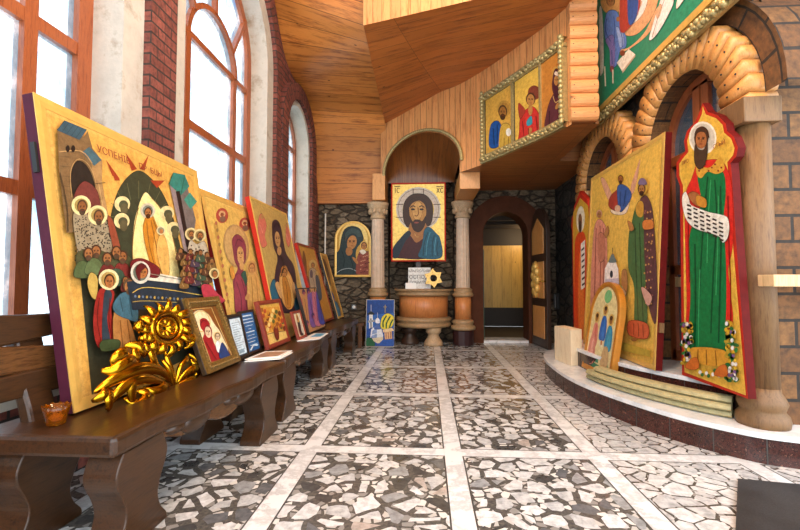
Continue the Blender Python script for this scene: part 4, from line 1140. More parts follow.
# ---- 2. enthroned mother, purple robe
t, cv = lean('icon_panel', 'tall gold icon second from the camera, mother in a purple veil holding a child', 2.975, 3.90, -1.39, -1.70, 1.69, .045, 'red_dark')
cv.fill('#e4bf6a', .4).crop(200, 185, 3.925)
cv.uvrect(.07, .05, .93, .95, '#dab660', .35)
for x, y, r in ((86, 120, 24), (175, 155, 22)): cv.E('#a8483a', x, y, r, r*1.25); cv.E('#c9a070', x, y-6, r*.55); cv.E('#7a5a48', x+2, y+14, r*.5); cv.E('#8a4a30', x, y-4, r*.3)
cv.L('#b89048', 14, [(60, 150), (74, 260), (92, 380), (110, 480)]); 
for k in range(12): cv.E('#8a6a3a' if k % 2 else '#a86048', 62+k*4.2, 150+k*28, 5, 8)
cv.E('#a9895a', 140, 240, 50, 86, -8); cv.E('#bd9a62', 140, 240, 44, 78, -8)
cv.S('#803848', [(126, 250), (124, 215), (142, 195), (164, 208), (178, 240), (178, 290), (168, 330), (190, 420), (196, 505), (140, 505), (132, 420), (128, 370), (146, 330), (134, 300)])
cv.S('#2f5348', [(160, 350), (176, 340), (182, 380), (170, 410), (162, 385)])
cv.S('#903e4e', [(132, 385), (150, 350), (176, 400), (184, 505), (140, 505)]); cv.folds('#5a2434', 3, [[(140, 380), (158, 440), (160, 505)], [(160, 370), (176, 430), (180, 505)], [(136, 240), (146, 214), (165, 225)]])
cv.E('#caa06a', 156, 275, 15, 38, -6); cv.face(156, 272, 13, 30, '#c79a62', '#803848', -6); cv.E('#c79a62', 160, 318, 9, 16)
cv.S('#caa05c', [(186, 350), (200, 330), (226, 360), (232, 430), (240, 500), (190, 505), (182, 420)]); cv.H('#c8a060', '#b98c50', 200, 326, 22, 30); cv.face(200, 330, 10, 18, '#c0905a', '#7a5030')
cv.folds('#946a30', 2.5, [[(196, 360), (202, 420), (200, 500)], [(215, 360), (222, 430), (228, 500)]]); cv.E('#c0905a', 182, 440, 8, 14, 30)
cv.S('#c98c3e', [(112, 330), (124, 320), (132, 360), (120, 370)]); cv.done(t)

# ---- 3. standing mother with medallion
t, cv = lean('icon_panel', 'tall gold icon third from the camera, dark-veiled mother with a child in an oval', 3.70, 4.70, -1.33, -1.63, 1.78, .045, 'red_edge', bw=.02)
cv.fill('#c4a45c', .3).crop(245, 195, 3.66); cv.uvrect(.04, .03, .96, .97, '#bb9c58', .25)
for q in ([(50, 85), (62, 70), (78, 110), (72, 150), (80, 180), (62, 190), (48, 140)], [(150, 110), (162, 108), (168, 150), (160, 190), (150, 165)]):
    cv.S('#c86a5a', q)
for x, y in ((62, 80), (157, 112)): cv.E('#b08050', x, y, 7, 9); cv.L('#d88a7a', 3, [(x-8, y+30), (x+2, y+60)])
cv.E('#ae9058', 112, 150, 26, 62, -8)
cv.S('#3a2430', [(98, 130), (100, 100), (114, 92), (128, 110), (138, 160), (150, 215), (178, 260), (188, 330), (196, 400), (170, 430), (120, 420), (106, 350), (110, 280), (118, 230), (104, 190)])
cv.S('#2a6078', [(108, 310), (116, 350), (126, 400), (116, 430), (92, 360), (96, 320)]); cv.S('#2a6078', [(172, 330), (190, 340), (200, 440), (188, 440), (180, 400)])
cv.face(118, 162, 10, 28, '#b88c58', '#3a2430', -6); cv.E('#b88c58', 124, 205, 8, 16)
cv.E('#c9924a', 152, 345, 27, 76, -8); cv.E('#d8a860', 152, 345, 23, 68, -8); cv.H('#a87034', '#d0a050', 142, 280, 13, 22); cv.face(142, 286, 8, 15, '#b07a44', '#5a3820'); cv.S('#b87a30', [(134, 310), (150, 305), (166, 360), (164, 410), (146, 400)])
cv.S('#c79a66', [(108, 330), (120, 320), (134, 370), (126, 376)]); cv.S('#c79a66', [(170, 330), (178, 322), (184, 372), (176, 372)]); cv.folds('#7a4c1c', 2.5, [[(146, 316), (152, 360), (154, 402)]]); cv.folds('#20121a', 3, [[(104, 120), (112, 104), (124, 116)], [(126, 220), (140, 260), (128, 300)]])
cv.done(t)

# ---- 4. far tall pair
t, cv = lean('icon_panel', 'far gold icon in a red frame with a haloed group, beyond the third tall panel', 5.20, 6.02, -1.36, -1.66, 1.49, .04, 'red_edge', 'red_wood', .03, .012)
cv.fill('#c9923e', .35).crop(290, 240, 5.3)
cv.S('#7a4a2a', [(70, 60), (85, 110), (90, 200), (80, 240), (66, 150)]); cv.E('#d8b878', 120, 130, 20, 26); cv.face(121, 136, 8, 13); cv.S('#b8a48c', [(100, 165), (125, 150), (150, 190), (160, 280), (120, 290), (104, 230)]); cv.S('#8c3a2c', [(80, 210), (96, 200), (110, 290), (92, 300)]); cv.E('#5a4a5a', 112, 180, 8, 22)
cv.E('#d8b878', 140, 180, 9, 14); cv.S('#4a5a6a', [(134, 200), (150, 200), (168, 300), (150, 310)]); cv.folds('#6a4a34', 2, [[(112, 170), (126, 230), (130, 285)], [(130, 165), (146, 220), (152, 280)]]); cv.done(t)
t, cv = lean('icon_panel', 'farthest leaning gold icon with a blue-robed figure low on its face', 6.05, 6.45, -1.30, -1.58, 1.42, .03, 'dark_frame', 'gold_border', .03, .008)
cv.fill('#bb8c44', .3).crop(290, 240, 5.3)
cv.S('#6a4a2c', [(165, 110), (190, 120), (215, 230), (200, 250)]); cv.S('#2450a8', [(196, 280), (214, 268), (232, 300), (236, 350), (214, 330)]); cv.S('#4a7a9a', [(220, 340), (248, 330), (268, 400), (246, 418), (232, 390)]); cv.E('#d8c08c', 206, 250, 9, 14); cv.E('#8a5a34', 207, 254, 5, 9); cv.E('#b8c8d0', 240, 380, 7, 16); cv.E('#8a3a2a', 184, 180, 8, 20); cv.done(t)
# group of purple and crimson robes in front
t, cv = lean('icon_panel', 'small dark-edged icon of crimson and purple robed figures before the far pair', 4.27, 4.98, -1.22, -1.35, .925, .03, 'dark_frame', 'dark_frame', .012, .006)
cv.fill('#c08a58', .2).crop(290, 240, 5.3)
for x, y, c, h in ((46, 330, '#e0385a', 150), (76, 312, '#e2506a', 160), (104, 304, '#7a58a0', 150), (128, 300, '#c07088', 150), (150, 300, '#4a4aa0', 140)):
    cv.S(c, [(x-12, y-20), (x+4, y-32), (x+18, y), (x+30, y+h*.6), (x+34, y+h), (x+6, y+h), (x-6, y+h*.5)])
    cv.E('#d8b070', x, y-38, 9, 15); cv.E('#7a4a2c', x+1, y-34, 5, 10); cv.folds('#3a1424', 2, [[(x, y), (x+10, y+60), (x+18, y+130)]])
for x, y in ((40, 290), (70, 275), (95, 270), (60, 420), (90, 440), (120, 400)): cv.E('#4a2a5a', x, y, 8, 14); cv.E('#b0506a', x+3, y+8, 4, 9)
cv.done(t)

# ---- small pieces along the front
t, cv = lean('framed_icon', 'small icon in a carved bronze frame, red-veiled mother and child, beside the gold carving', 2.36, 2.775, -1.275, -1.44, .885, .03, 'dark_frame', 'carved_frame', .058, .02, bumps=.022)
cv.fill('#e0c690').crop(180, 290, 5.58)
cv.uvrect(.13, .12, .87, .88, '#7a4a1e', .3); cv.P('#8a5222', [(36, 95), (165, 85), (300, 385), (165, 415)], .3)
cv.S('#e6d6ac', [(60, 180), (75, 130), (115, 112), (160, 140), (190, 190), (220, 230), (250, 290), (268, 330), (250, 360), (160, 390), (110, 320), (80, 260)])
cv.E('#c8b070', 118, 175, 50, 62, -14); cv.E('#ead9ac', 118, 175, 44, 56, -14)
cv.S('#9a1c24', [(110, 190), (114, 166), (136, 160), (160, 180), (168, 220), (176, 260), (190, 300), (216, 350), (250, 385), (250, 395), (162, 415), (148, 370), (118, 320), (126, 270), (134, 240), (116, 215)])
cv.face(155, 236, 17, 32, '#d8c0a0', '#7a141c', -12); cv.folds('#5a0c12', 4, [[(112, 200), (122, 172), (150, 176)], [(140, 290), (170, 340), (200, 390)], [(130, 300), (150, 350), (170, 400)]])
cv.E('#caa868', 206, 258, 19, 23); cv.face(206, 262, 11, 17, '#d8c0a0', '#5a3a24'); cv.S('#e4e2e0', [(196, 300), (206, 284), (226, 300), (234, 340), (210, 350), (198, 330)]); cv.S('#22386e', [(218, 330), (232, 296), (262, 340), (276, 385), (226, 388), (214, 362)])
cv.L('#caa868', 4, [(60, 110), (170, 100), (290, 380), (168, 405), (60, 110)], sm=False); cv.done(t)
t, cv = lean('framed_text', 'pale blue printed sheet in a dark frame behind the bronze-framed icon', 2.78, 3.012, -1.305, -1.38, .765, .015, 'dark_frame', 'dark_frame', .022, .008, cat='frame')
cv.fill('#2c3848'); cv.uvrect(.17, .10, .86, .90, '#cfe0ea')
for k in range(13): cv.uvrect(.25, .80-k*.05, .78-.12*(k % 3), .812-k*.05, '#7d94a8')
cv.uvrect(.35, .13, .7, .2, '#8fa8ba'); cv.done(t)
t, cv = lean('framed_text', 'deep blue printed sheet with white lines in a dark frame', 3.02, 3.275, -1.325, -1.40, .775, .015, 'dark_frame', 'dark_frame', .02, .008, cat='frame')
cv.fill('#2a5f98')
for k, (a, b, hh) in enumerate(((.2, .8, .03), (.15, .85, .02), (.15, .85, .02), (.25, .75, .012), (.4, .6, .012), (.2, .8, .025), (.25, .75, .012), (.2, .85, .012), (.2, .7, .012), (.3, .85, .012))): cv.uvrect(a, .86-k*.075, b, .86-k*.075+hh, '#d6e4ee')
cv.uvP('#d6e4ee', [(.2, .1), (.5, .2), (.85, .16), (.8, .13), (.5, .16), (.3, .08)]); cv.done(t)
t, cv = lean('framed_icon', 'red-framed gold icon with a small crowded scene, between blue papers and the crimson icon', 3.27, 3.785, -1.265, -1.37, .835, .025, 'red_wood', 'red_wood', .035, .014)
cv.fill('#e0b050', .4).crop(215, 300, 7.568)
cv.P('#d89a3a', [(330, 60), (480, 50), (540, 240), (400, 290)]); cv.P('#ecc870', [(390, 250), (535, 225), (560, 290), (410, 345)])
for i in range(30):
    x, y = 350+(i*47) % 150, 75+(i*31) % 150; cv.E(['#9a5a24', '#7a3a1e', '#c8842c', '#6a6a34', '#b04a2a', '#f0d080'][i % 6], x+y*.18-10, y, 11, 17)
cv.S('#7a2c1c', [(440, 240), (446, 205), (462, 195), (474, 225), (480, 285), (466, 305), (452, 285)]); cv.E('#a86a34', 458, 205, 8, 12); cv.L('#7a3a1c', 5, [(390, 262), (450, 245), (536, 232)]); cv.done(t)
t, cv = lean('framed_icon', 'tiny red-framed icon of a dark-robed standing figure', 3.84, 4.09, -1.195, -1.27, .715, .02, 'red_wood', 'red_wood', .026, .01)
cv.fill('#e0d2b4').uvS('#3a2a2a', [(.3, .15), (.32, .5), (.45, .68), (.62, .62), (.66, .35), (.72, .12)]).uvE('#d2a050', .48, .74, .035, .045).uvE('#8a5a34', .48, .74, .02, .028).uvS('#c4b8a8', [(.58, .2), (.62, .45), (.75, .4), (.8, .18)]).uvS('#7a2c24', [(.25, .2), (.3, .45), (.36, .3), (.34, .14)]); cv.done(t)

# ---- carved gold flower
t = thing('gold_carving', 'gilded carved flower with scrolling leaves leaning on the burial scene icon', 'carving', (-1.36, 1.95, SEAT))
OP, ON = V3((-1.37, 0, SEAT)), V3((1.35, 0, .18)).normalized(); e1 = V3((0, 1, 0)); e2 = ON.cross(e1)*-1 if ON.cross(e1).z < 0 else ON.cross(e1)
def o2(x, y): return hit(90+x/4.075, 290+y/4.075, OP, ON)
def leafc(pts, w, name='leaf', lift=.03, fl=.5, parent=t):
    pts = smooth(pts, 4, False); k = len(pts); P3 = []
    for i, p in enumerate(pts): P3.append(o2(*p)+ON*(lift*math.sin(PI*i/(k-1))+.012))
    w *= 1.35; rs = [max(.003, w*(math.sin(PI*(i+.6)/(k+.3))**.7)) for i in range(k)]
    m = MB(); m.tube(P3, rs, 10, flat=fl, up=ON); 
    return m
def put(ms, name):
    big = MB()
    for m in ms: big.add(m.v, [], 0); o = len(big.v)-len(m.v); [ (big.f.append([o+i for i in f]), big.mi.append(0), big.sm.append(True), big.uv.append(None), big.col.append(None), big.gold.append(0)) for f in m.f]
    return obj(name, big, 'gold_shiny', t)
fc = (287, 158)
ring_ = []
for k in range(15):
    a = 2*PI*k/15; r1, r2 = 62, 108+12*(k % 2); tw = .25
    ring_.append(leafc([(fc[0]+r1*math.cos(a), fc[1]+r1*math.sin(a)), (fc[0]+(r1+r2)/2*math.cos(a+tw*.5), fc[1]+(r1+r2)/2*math.sin(a+tw*.5)), (fc[0]+r2*math.cos(a+tw), fc[1]+r2*math.sin(a+tw))], .017, lift=.035))
put(ring_, 'outer_petals')
m = MB(); m.tube([o2(fc[0]+62*math.cos(a), fc[1]+62*math.sin(a))+ON*.03 for a in [2*PI*k/24 for k in range(24)]], .017, 10, closed=True); m.tube([o2(fc[0]+40*math.cos(a), fc[1]+40*math.sin(a))+ON*.035 for a in [2*PI*k/20 for k in range(20)]], .01, 8, closed=True); obj('flower_ring', m, 'gold_shiny', t)
ip = []
for k in range(9):
    a = 2*PI*k/9+.2; ip.append(leafc([(fc[0]+8*math.cos(a), fc[1]+8*math.sin(a)), (fc[0]+26*math.cos(a+.3), fc[1]+26*math.sin(a+.3)), (fc[0]+48*math.cos(a+.2), fc[1]+48*math.sin(a+.2))], .012, lift=.02))
put(ip, 'inner_petals')
put([leafc([(335, 392), (318, 340), (300, 290), (296, 250)], .014, lift=.01, fl=.8), leafc([(330, 395), (300, 330), (280, 285)], .011, lift=.02, fl=.8), leafc([(338, 390), (345, 320), (372, 285), (392, 262)], .013, lift=.02, fl=.8)], 'stem')
put([leafc([(335, 388), (270, 335), (190, 322), (110, 345), (50, 380), (5, 420)], .024, lift=.03), leafc([(325, 395), (250, 372), (180, 365), (120, 385), (70, 440), (55, 490)], .022, lift=.03), leafc([(250, 372), (200, 352), (150, 365), (135, 400), (150, 450), (185, 455)], .022), leafc([(200, 330), (150, 290), (110, 300), (70, 330), (35, 330)], .024), leafc([(120, 310), (115, 280), (95, 262), (70, 290), (95, 320)], .022), leafc([(40, 395), (20, 430), (-5, 455)], .016), leafc([(70, 400), (40, 450), (65, 492)], .018), leafc([(180, 410), (205, 430), (165, 470), (130, 440)], .02), leafc([(255, 375), (280, 395), (235, 415), (205, 400)], .018)], 'scroll_leaf')
put([leafc([(340, 385), (372, 340), (400, 322), (422, 335), (412, 360)], .02), leafc([(342, 392), (380, 372), (410, 365), (428, 345)], .018), leafc([(392, 262), (410, 280), (420, 305), (402, 300), (398, 280)], .014), leafc([(350, 215), (385, 195), (400, 215), (375, 240)], .016)], 'scroll_leaf')
put([leafc([(270, 330), (230, 290), (215, 250), (205, 215)], .018), leafc([(215, 275), (185, 255), (165, 230), (130, 228)], .018), leafc([(225, 270), (240, 250), (235, 230), (215, 235)], .016), leafc([(190, 280), (165, 280), (150, 255), (175, 245)], .016), leafc([(210, 150), (185, 160), (160, 142), (195, 180)], .018), leafc([(225, 180), (195, 195), (215, 215)], .016), leafc([(205, 215), (200, 240), (225, 262)], .018)], 'bud')

# ---- candle cup, papers
t = thing('candle_cup', 'amber glass candle cup on the near end of the bench', 'cup', (-1.43, 1.54, SEAT)); c = (-1.43, 1.54, SEAT+.001)
m = MB(); n = 36
prof = [(.0, .0), (.027, 0), (.031, .004), (.033, .028), (.040, .055), (.046, .072), (.041, .070), (.030, .033), (.025, .012), (0, .01)]
V = []
for r, z in prof:
    for j in range(n): a = 2*PI*j/n; k = 1+.05*(j % 3 == 0)*(r > .032); V.append((c[0]+r*k*math.cos(a), c[1]+r*k*math.sin(a), c[2]+z+(.006*(j % 3 == 0) if z > .065 else 0)))
m.add(V, [(i*n+j, i*n+(j+1) % n, (i+1)*n+(j+1) % n, (i+1)*n+j) for i in range(len(prof)-1) for j in range(n)], 0, True); obj('glass_cup', m, 'amber', t)
m = MB(); m.lathe([(.022, .013), (.025, .028), (0, .028)], c, 20); obj('wax', m, 'white', t)
def paperstack(name, label, pts, z0, n, mat, cat):
    m = MB(); 
    for k in range(n):
        s = .006*math.sin(k*2.1); m.prism([(x+s, y-s, z0+k*.0035) for x, y in pts], (0, 0, .0028))
    o = tag(obj(name, m, mat), label, cat); return o
M['print_sepia'] = plain('print_sepia', '#b08a70', .45, 0, .35, 14)
for k, (lab, dx, dy, z) in enumerate((('lower cream leaflet of the pair in front of the blue papers', 0, 0, SEAT+.001), ('upper cream leaflet with a brown picture, in front of the blue papers', -.02, .05, SEAT+.0065))):
    t = thing('leaflet', lab, 'leaflet', (-1.13+dx, 3.02+dy, z), 'cream leaflets on the second bench')
    pts = [(-1.25+dx, 2.80+dy), (-1.04+dx, 2.92+dy), (-1.04+dx, 3.19+dy), (-1.24+dx, 3.14+dy)]
    m = MB(); m.prism([(x, y, z) for x, y in pts], (0, 0, .005)); obj('sheet', m, 'paper', t)
    if k: m = MB(); m.prism([(-1.145+(x+1.145-dx)*.75+dx, 3.0+dy+(y-3.0-dy)*.75, z+.0052) for x, y in pts], (0, 0, .0006)); obj('printed_picture', m, 'print_sepia', t)
t = thing('leaflet', 'white and sky blue leaflet near the far end of the second bench', 'leaflet', (-1.12, 4.1, SEAT))
m = MB(); m.prism([(-1.20, 3.80, SEAT+.001), (-1.03, 3.96, SEAT+.001), (-1.05, 4.40, SEAT+.001), (-1.20, 4.38, SEAT+.001)], (0, 0, .006)); obj('sheet', m, 'paper', t)
m = MB(); m.prism([(-1.15, 4.06, SEAT+.0075), (-1.06, 4.10, SEAT+.0075), (-1.07, 4.36, SEAT+.0075), (-1.16, 4.34, SEAT+.0075)], (0, 0, .001)); obj('printed_picture', m, plain('print_blue', '#4aa0c8', .4), t)

# ================================================================== BACK WALL ICONS
O = atY(334.5, 277, 6.955); tr = atY(371, 221, 6.955)
t, cv = panel('arched_icon', 'arched gold-rimmed icon of a dark-veiled mother on the stone back wall', 'icon', O, (tr.x-O.x, 0, 0), (0, 0, tr.z-O.z), .040, 'orange_gold', 'gold_border', .035, .01, arch=True)
cv.fill('#c89a44', .4).crop(330, 215, 7.58)
cv.S('#e8c878', [(70, 250), (75, 150), (120, 80), (180, 62), (240, 80), (280, 140), (285, 230), (260, 180), (230, 120), (170, 90), (120, 110), (90, 160)], .4)
cv.S('#2c3a3a', [(42, 305), (72, 262), (86, 180), (110, 112), (165, 86), (225, 105), (250, 160), (250, 195), (225, 225), (205, 250), (195, 300), (205, 380), (215, 450), (42, 450)])
cv.S('#3c4c4a', [(115, 140), (165, 98), (222, 118), (240, 165), (200, 165), (150, 175), (120, 190)]); cv.E('#6f4a3a', 165, 190, 48, 40)
cv.face(166, 208, 36, 54, '#b98048', '#2c3a3a', 14); cv.E('#a8703c', 145, 275, 26, 34)
cv.H('#e0b860', '#c89a4a', 258, 232, 30, 34); cv.face(258, 238, 18, 26, '#b0743e', '#5a3420'); cv.S('#8a4434', [(215, 300), (240, 272), (275, 275), (302, 300), (312, 450), (205, 450), (200, 370)])
for i in range(26): cv.E('#c88a6a' if i % 2 else '#5a241c', 222+(i*31) % 78, 300+(i*17) % 140, 5)
cv.S('#e0d4c0', [(225, 275), (250, 262), (275, 280), (250, 300)]); cv.S('#b0743e', [(170, 318), (195, 330), (215, 360), (205, 372), (180, 345)])
cv.L('#9aa0a0', 5, [(50, 440), (90, 415), (150, 405), (200, 425)]); cv.folds('#182222', 5, [[(90, 270), (110, 340), (100, 400)], [(150, 310), (170, 370), (180, 440)]]); cv.done(t)

O = atY(391.3, 261.5, 6.70); tr = atY(445.5, 183, 6.70)
t, cv = panel('portrait_icon', 'large red-edged gold portrait of a haloed bearded man in a blue cloak', 'icon', O, (tr.x-O.x, 0, 0), (0, -.04, tr.z-O.z), .06, 'red_edge', 'red_edge', .022, .014, raise_=False)
m = MB(); pz = O.z; m.box((-.18, 6.77, .892), (-.10, 6.81, pz+.5)); obj('support_post', m, 'door_dark', t)
cv.fill('#ecc868', .55).crop(370, 170, 4.82)
cv.E('#c8bcae', 233, 188, 108, 106); cv.E('#8a7a6e', 233, 188, 100, 98); cv.E('#c4b4a4', 233, 188, 97, 95); cv.E('#d0a848', 233, 190, 76, 76, gold=.4)
for q in ([(124, 166), (160, 166)], [(124, 228), (160, 228)], [(305, 166), (342, 166)], [(305, 228), (342, 228)], [(208, 90), (208, 118)], [(258, 90), (258, 118)]): cv.L('#5a4a40', 4, q)
cv.S('#3a2012', [(160, 215), (166, 160), (195, 124), (232, 115), (270, 124), (298, 160), (302, 205), (296, 250), (278, 270), (258, 250), (205, 250), (185, 275), (168, 255)])
cv.S('#a06a36', [(196, 255), (262, 250), (272, 300), (250, 345), (215, 350), (190, 320)])
cv.S('#421614', [(112, 420), (120, 380), (170, 325), (195, 318), (222, 350), (256, 330), (280, 315), (300, 420)])
cv.S('#1c2a34', [(112, 375), (150, 325), (182, 295), (196, 310), (170, 345), (146, 395), (135, 420), (112, 420)]); cv.S('#1f566c', [(262, 290), (285, 276), (318, 305), (338, 335), (342, 420), (238, 420), (248, 372), (256, 330)])
cv.folds('#12333f', 4, [[(280, 300), (262, 350), (256, 415)], [(310, 315), (300, 360), (300, 415)], [(328, 340), (322, 380), (328, 415)]]); cv.folds('#4a90a6', 3, [[(290, 300), (276, 350), (270, 412)], [(318, 325), (312, 370), (314, 410)]])
cv.S('#b5803f', [(190, 200), (194, 165), (222, 142), (254, 150), (270, 190), (266, 235), (250, 268), (222, 275), (200, 255)])
cv.S('#c99752', [(205, 185), (225, 152), (248, 165), (252, 200), (240, 235), (222, 240), (208, 220)])
cv.S('#3a2010', [(194, 225), (206, 248), (218, 240), (236, 240), (252, 246), (268, 222), (264, 262), (246, 292), (226, 297), (206, 280)]); cv.E('#8a4030', 224, 254, 11, 4)
cv.S('#3a2012', [(190, 180), (196, 148), (232, 132), (266, 150), (272, 185), (262, 165), (236, 148), (205, 160)])
for sx in (-1, 1): cv.E('#2a1408', 228+sx*21, 190, 10, 5); cv.L('#2a1408', 5, [(228+sx*9, 178), (228+sx*22, 173), (228+sx*34, 181)])
cv.L('#7a4a20', 5, [(231, 180), (233, 212), (225, 222), (216, 218)]); cv.L('#c99752', 3, [(214, 305), (224, 322), (236, 322)])
for pts in ([(122, 86), (122, 110)], [(142, 90), (134, 87), (130, 98), (134, 109), (142, 106)], [(322, 86), (334, 110)], [(334, 86), (322, 110)], [(352, 90), (344, 87), (340, 98), (344, 109), (352, 106)], [(118, 80), (146, 79)], [(320, 80), (354, 80)]): cv.L('#3a1c10', 3.2, pts)
cv.done(t)

O = atZ(365.5, 346, 0.0); O.y = 6.40; x0 = O.x*6.40/atZ(365.5, 346, 0.0).y; tr = atY(394.5, 300, 6.47)
bl = atY(365.5, 347, 6.40)
t, cv = panel('church_painting', 'small painting of striped and white church domes on blue, propped on the floor', 'painting', (bl.x, 6.40, .002), (tr.x-bl.x, 0, 0), (0, .09, tr.z), .025, 'canvas_edge', 'canvas_edge', .008, .002)
cv.fill('#1c4a9a').crop(360, 290, 8.83)
cv.P('#15408a', [(40, 95), (290, 90), (290, 200), (40, 230)]); cv.P('#2a62b0', [(40, 230), (300, 200), (310, 330), (50, 340)])
cv.S('#1f5a34', [(60, 430), (95, 425), (130, 465), (120, 500), (60, 500)]); cv.P('#e2e4ea', [(90, 420), (100, 345), (150, 310), (185, 330), (205, 400), (200, 420)]); cv.P('#8aa0cc', [(110, 360), (150, 330), (150, 420), (100, 420)])
cv.P('#d8c8a8', [(105, 425), (205, 415), (200, 470), (150, 470), (120, 450)]); cv.P('#e8e8ea', [(80, 340), (82, 215), (112, 215), (114, 330)]); cv.P('#40444a', [(92, 250), (102, 250), (102, 340), (92, 340)]); cv.S('#23282c', [(70, 215), (82, 196), (98, 188), (116, 198), (125, 215)]); cv.L('#c8ccd0', 4, [(98, 130), (98, 190)]); cv.P('#9a9ea4', [(70, 270), (130, 262), (130, 280), (70, 290)])
cv.S('#e8e8ee', [(140, 290), (138, 262), (155, 245), (172, 262), (172, 292)]); cv.L('#c8d0d8', 3, [(155, 200), (155, 246)]); cv.S('#4a66a8', [(130, 345), (128, 320), (155, 300), (180, 322), (182, 345)]); cv.L('#dfe4ea', 6, [(100, 400), (150, 385), (200, 395)])
cv.S('#e6d236', [(182, 300), (196, 240), (240, 208), (285, 225), (298, 250), (290, 310), (250, 340), (205, 345), (186, 330)])
cv.folds('#2a5a24', 13, [[(205, 330), (205, 280), (235, 225)], [(232, 340), (236, 290), (268, 232)], [(262, 335), (270, 300), (292, 260)]]); cv.L('#b09a30', 5, [(222, 130), (222, 205)]); cv.L('#b09a30', 4, [(206, 150), (238, 150)])
cv.P('#e8c896', [(200, 350), (285, 335), (300, 360), (205, 375)]); cv.P('#d8a878', [(215, 375), (280, 362), (285, 430), (220, 436)]); cv.folds('#8a4a34', 5, [[(230, 380), (232, 430)], [(250, 375), (252, 430)], [(268, 370), (272, 428)]]); cv.P('#2450a4', [(200, 440), (300, 430), (305, 490), (150, 490)]); cv.done(t)

# ================================================================== GALLERY FRONT: three icons in a carved gilt frame
def plan_at_px(x, z):                     # find the fascia point seen in a photo column
    best = None
    for p in dense:
        q = V3((p[0], p[1], z))-EYE; px = 400+FPX*q.dot(RT)/q.dot(FW)
        if best is None or abs(px-x) < best[0]: best = (abs(px-x), p)
    return V3((best[1][0], best[1][1], z))
t = None
edges = [(488.5, 515.3), (517.2, 543.2), (545.0, 565.2)]
root = thing('triple_icon', 'curved gilt frame of three icons on the gallery front', 'icon', plan_at_px(515, 2.6))
def fas(x, z, off):
    p = plan_at_px(x, z); q = plan_at_px(x+3 if x < 568 else x, z); r = plan_at_px(x-3, z); d = (q-r).normalized(); n = V3((d.y, -d.x, 0)); n = n if n.y < 0 else -n
    return p+n*off
ZB, ZT = 2.53, 3.42
cvs = []
for k, (a, b) in enumerate(edges):
    A, B = fas(a, ZB+.1, .035), fas(b, ZB+.1, .035); cvs.append(Canvas(A, B-A, (0, 0, ZT-ZB-.2)))
T3 = (470, 40, 4.077)
c0, c1, c2 = cvs
c0.fill('#dca848', .4).crop(*T3); c0.H('#c09040', '#b08038', 140, 280, 28, 34); c0.S('#1c4f94', [(85, 350), (110, 330), (128, 350), (130, 380), (118, 430), (90, 440), (78, 420)]); c0.S('#c8a040', [(128, 350), (160, 345), (172, 400), (175, 450), (125, 460), (118, 420)]); c0.face(134, 296, 14, 24, '#a06a30', '#4a3018', beard='#4a3018'); c0.E('#e6e0d0', 158, 376, 11, 16); c0.folds('#0f3060', 4, [[(95, 360), (100, 430)], [(112, 345), (112, 425)]]); c0.folds('#8a6a20', 3, [[(140, 400), (140, 450)], [(158, 395), (160, 450)]])
c1.fill('#deb24c', .4).crop(*T3); c1.E('#7a3a28', 262, 215, 26, 30); c1.S('#c03028', [(205, 320), (228, 285), (262, 275), (292, 330), (294, 390), (250, 400), (200, 425), (202, 370)]); c1.S('#3a8a9a', [(232, 330), (250, 310), (254, 340), (234, 350)]); c1.face(248, 245, 15, 24, '#b07a40', '#4a2c18'); c1.E('#b07a40', 247, 285, 9, 22); c1.E('#b07a40', 245, 370, 8, 14, 20); c1.S('#9a3a2a', [(198, 260), (215, 270), (226, 290), (204, 320)]); c1.folds('#7a1a18', 4, [[(215, 330), (222, 400)], [(270, 310), (278, 385)], [(240, 360), (238, 405)]])
c2.fill('#c07c34', .3).crop(*T3); c2.S('#5a2a30', [(312, 300), (330, 240), (350, 215), (370, 235), (382, 300), (384, 350), (310, 365)]); c2.E('#b88a40', 354, 140, 20, 34); c2.S('#4a2028', [(336, 200), (340, 140), (352, 118), (366, 140), (368, 210), (352, 232)]); c2.face(352, 166, 9, 20, '#b07a40', '#4a2028'); c2.S('#e0c8b0', [(345, 140), (350, 128), (362, 135), (366, 150), (356, 146)]); c2.L('#c8a060', 3, [(340, 230), (350, 255), (368, 240)]); c2.E('#b07a40', 356, 270, 6, 14, 20); c2.folds('#2c1016', 4, [[(325, 290), (324, 350)], [(365, 280), (370, 345)]])
for k, c in enumerate(cvs): c.done(root)
m = MB()
xs_ = [483+(567.5-483)*i/24 for i in range(25)]
for zc, hh in ((ZB+.045, .05), (ZT-.045, .05)):
    for a, b in zip(xs_, xs_[1:]):
        A, B = fas(a, zc-hh, .0), fas(b, zc-hh, .0); A2, B2 = fas(a, zc-hh, .05), fas(b, zc-hh, .05); m.add([A, B, B2, A2, A+V3((0, 0, 2*hh)), B+V3((0, 0, 2*hh)), B2+V3((0, 0, 2*hh)), A2+V3((0, 0, 2*hh))], [(0, 1, 2, 3), (4, 7, 6, 5), (3, 2, 6, 7)])
    for i in range(56):
        p = fas(484+(566-484)*i/55, zc+.02*math.sin(i*2.2), .055); m.ball(p, (.03, .03, .022), 8, 5)
for x in (485.5, 516.2, 544.1, 566.3):
    A, B = fas(x-(1.5 if x in (485.5, 566.3) else .8), ZB+.05, .03), fas(x+(1.5 if x in (485.5, 566.3) else .8), ZB+.05, .03); d = (B-A); n = V3((d.y, -d.x, 0)).normalized(); n = n if n.y < 0 else -n
    m.hexa(A-n*.03, d, n*.055, (0, 0, ZT-ZB-.1))
    if x in (485.5, 566.3):
        for i in range(18): m.ball((A+B)/2+n*.03+V3((0, 0, .05*i)), (.028, .028, .03), 8, 5)
obj('frame', m, 'gilt_pale', root)
m = MB()
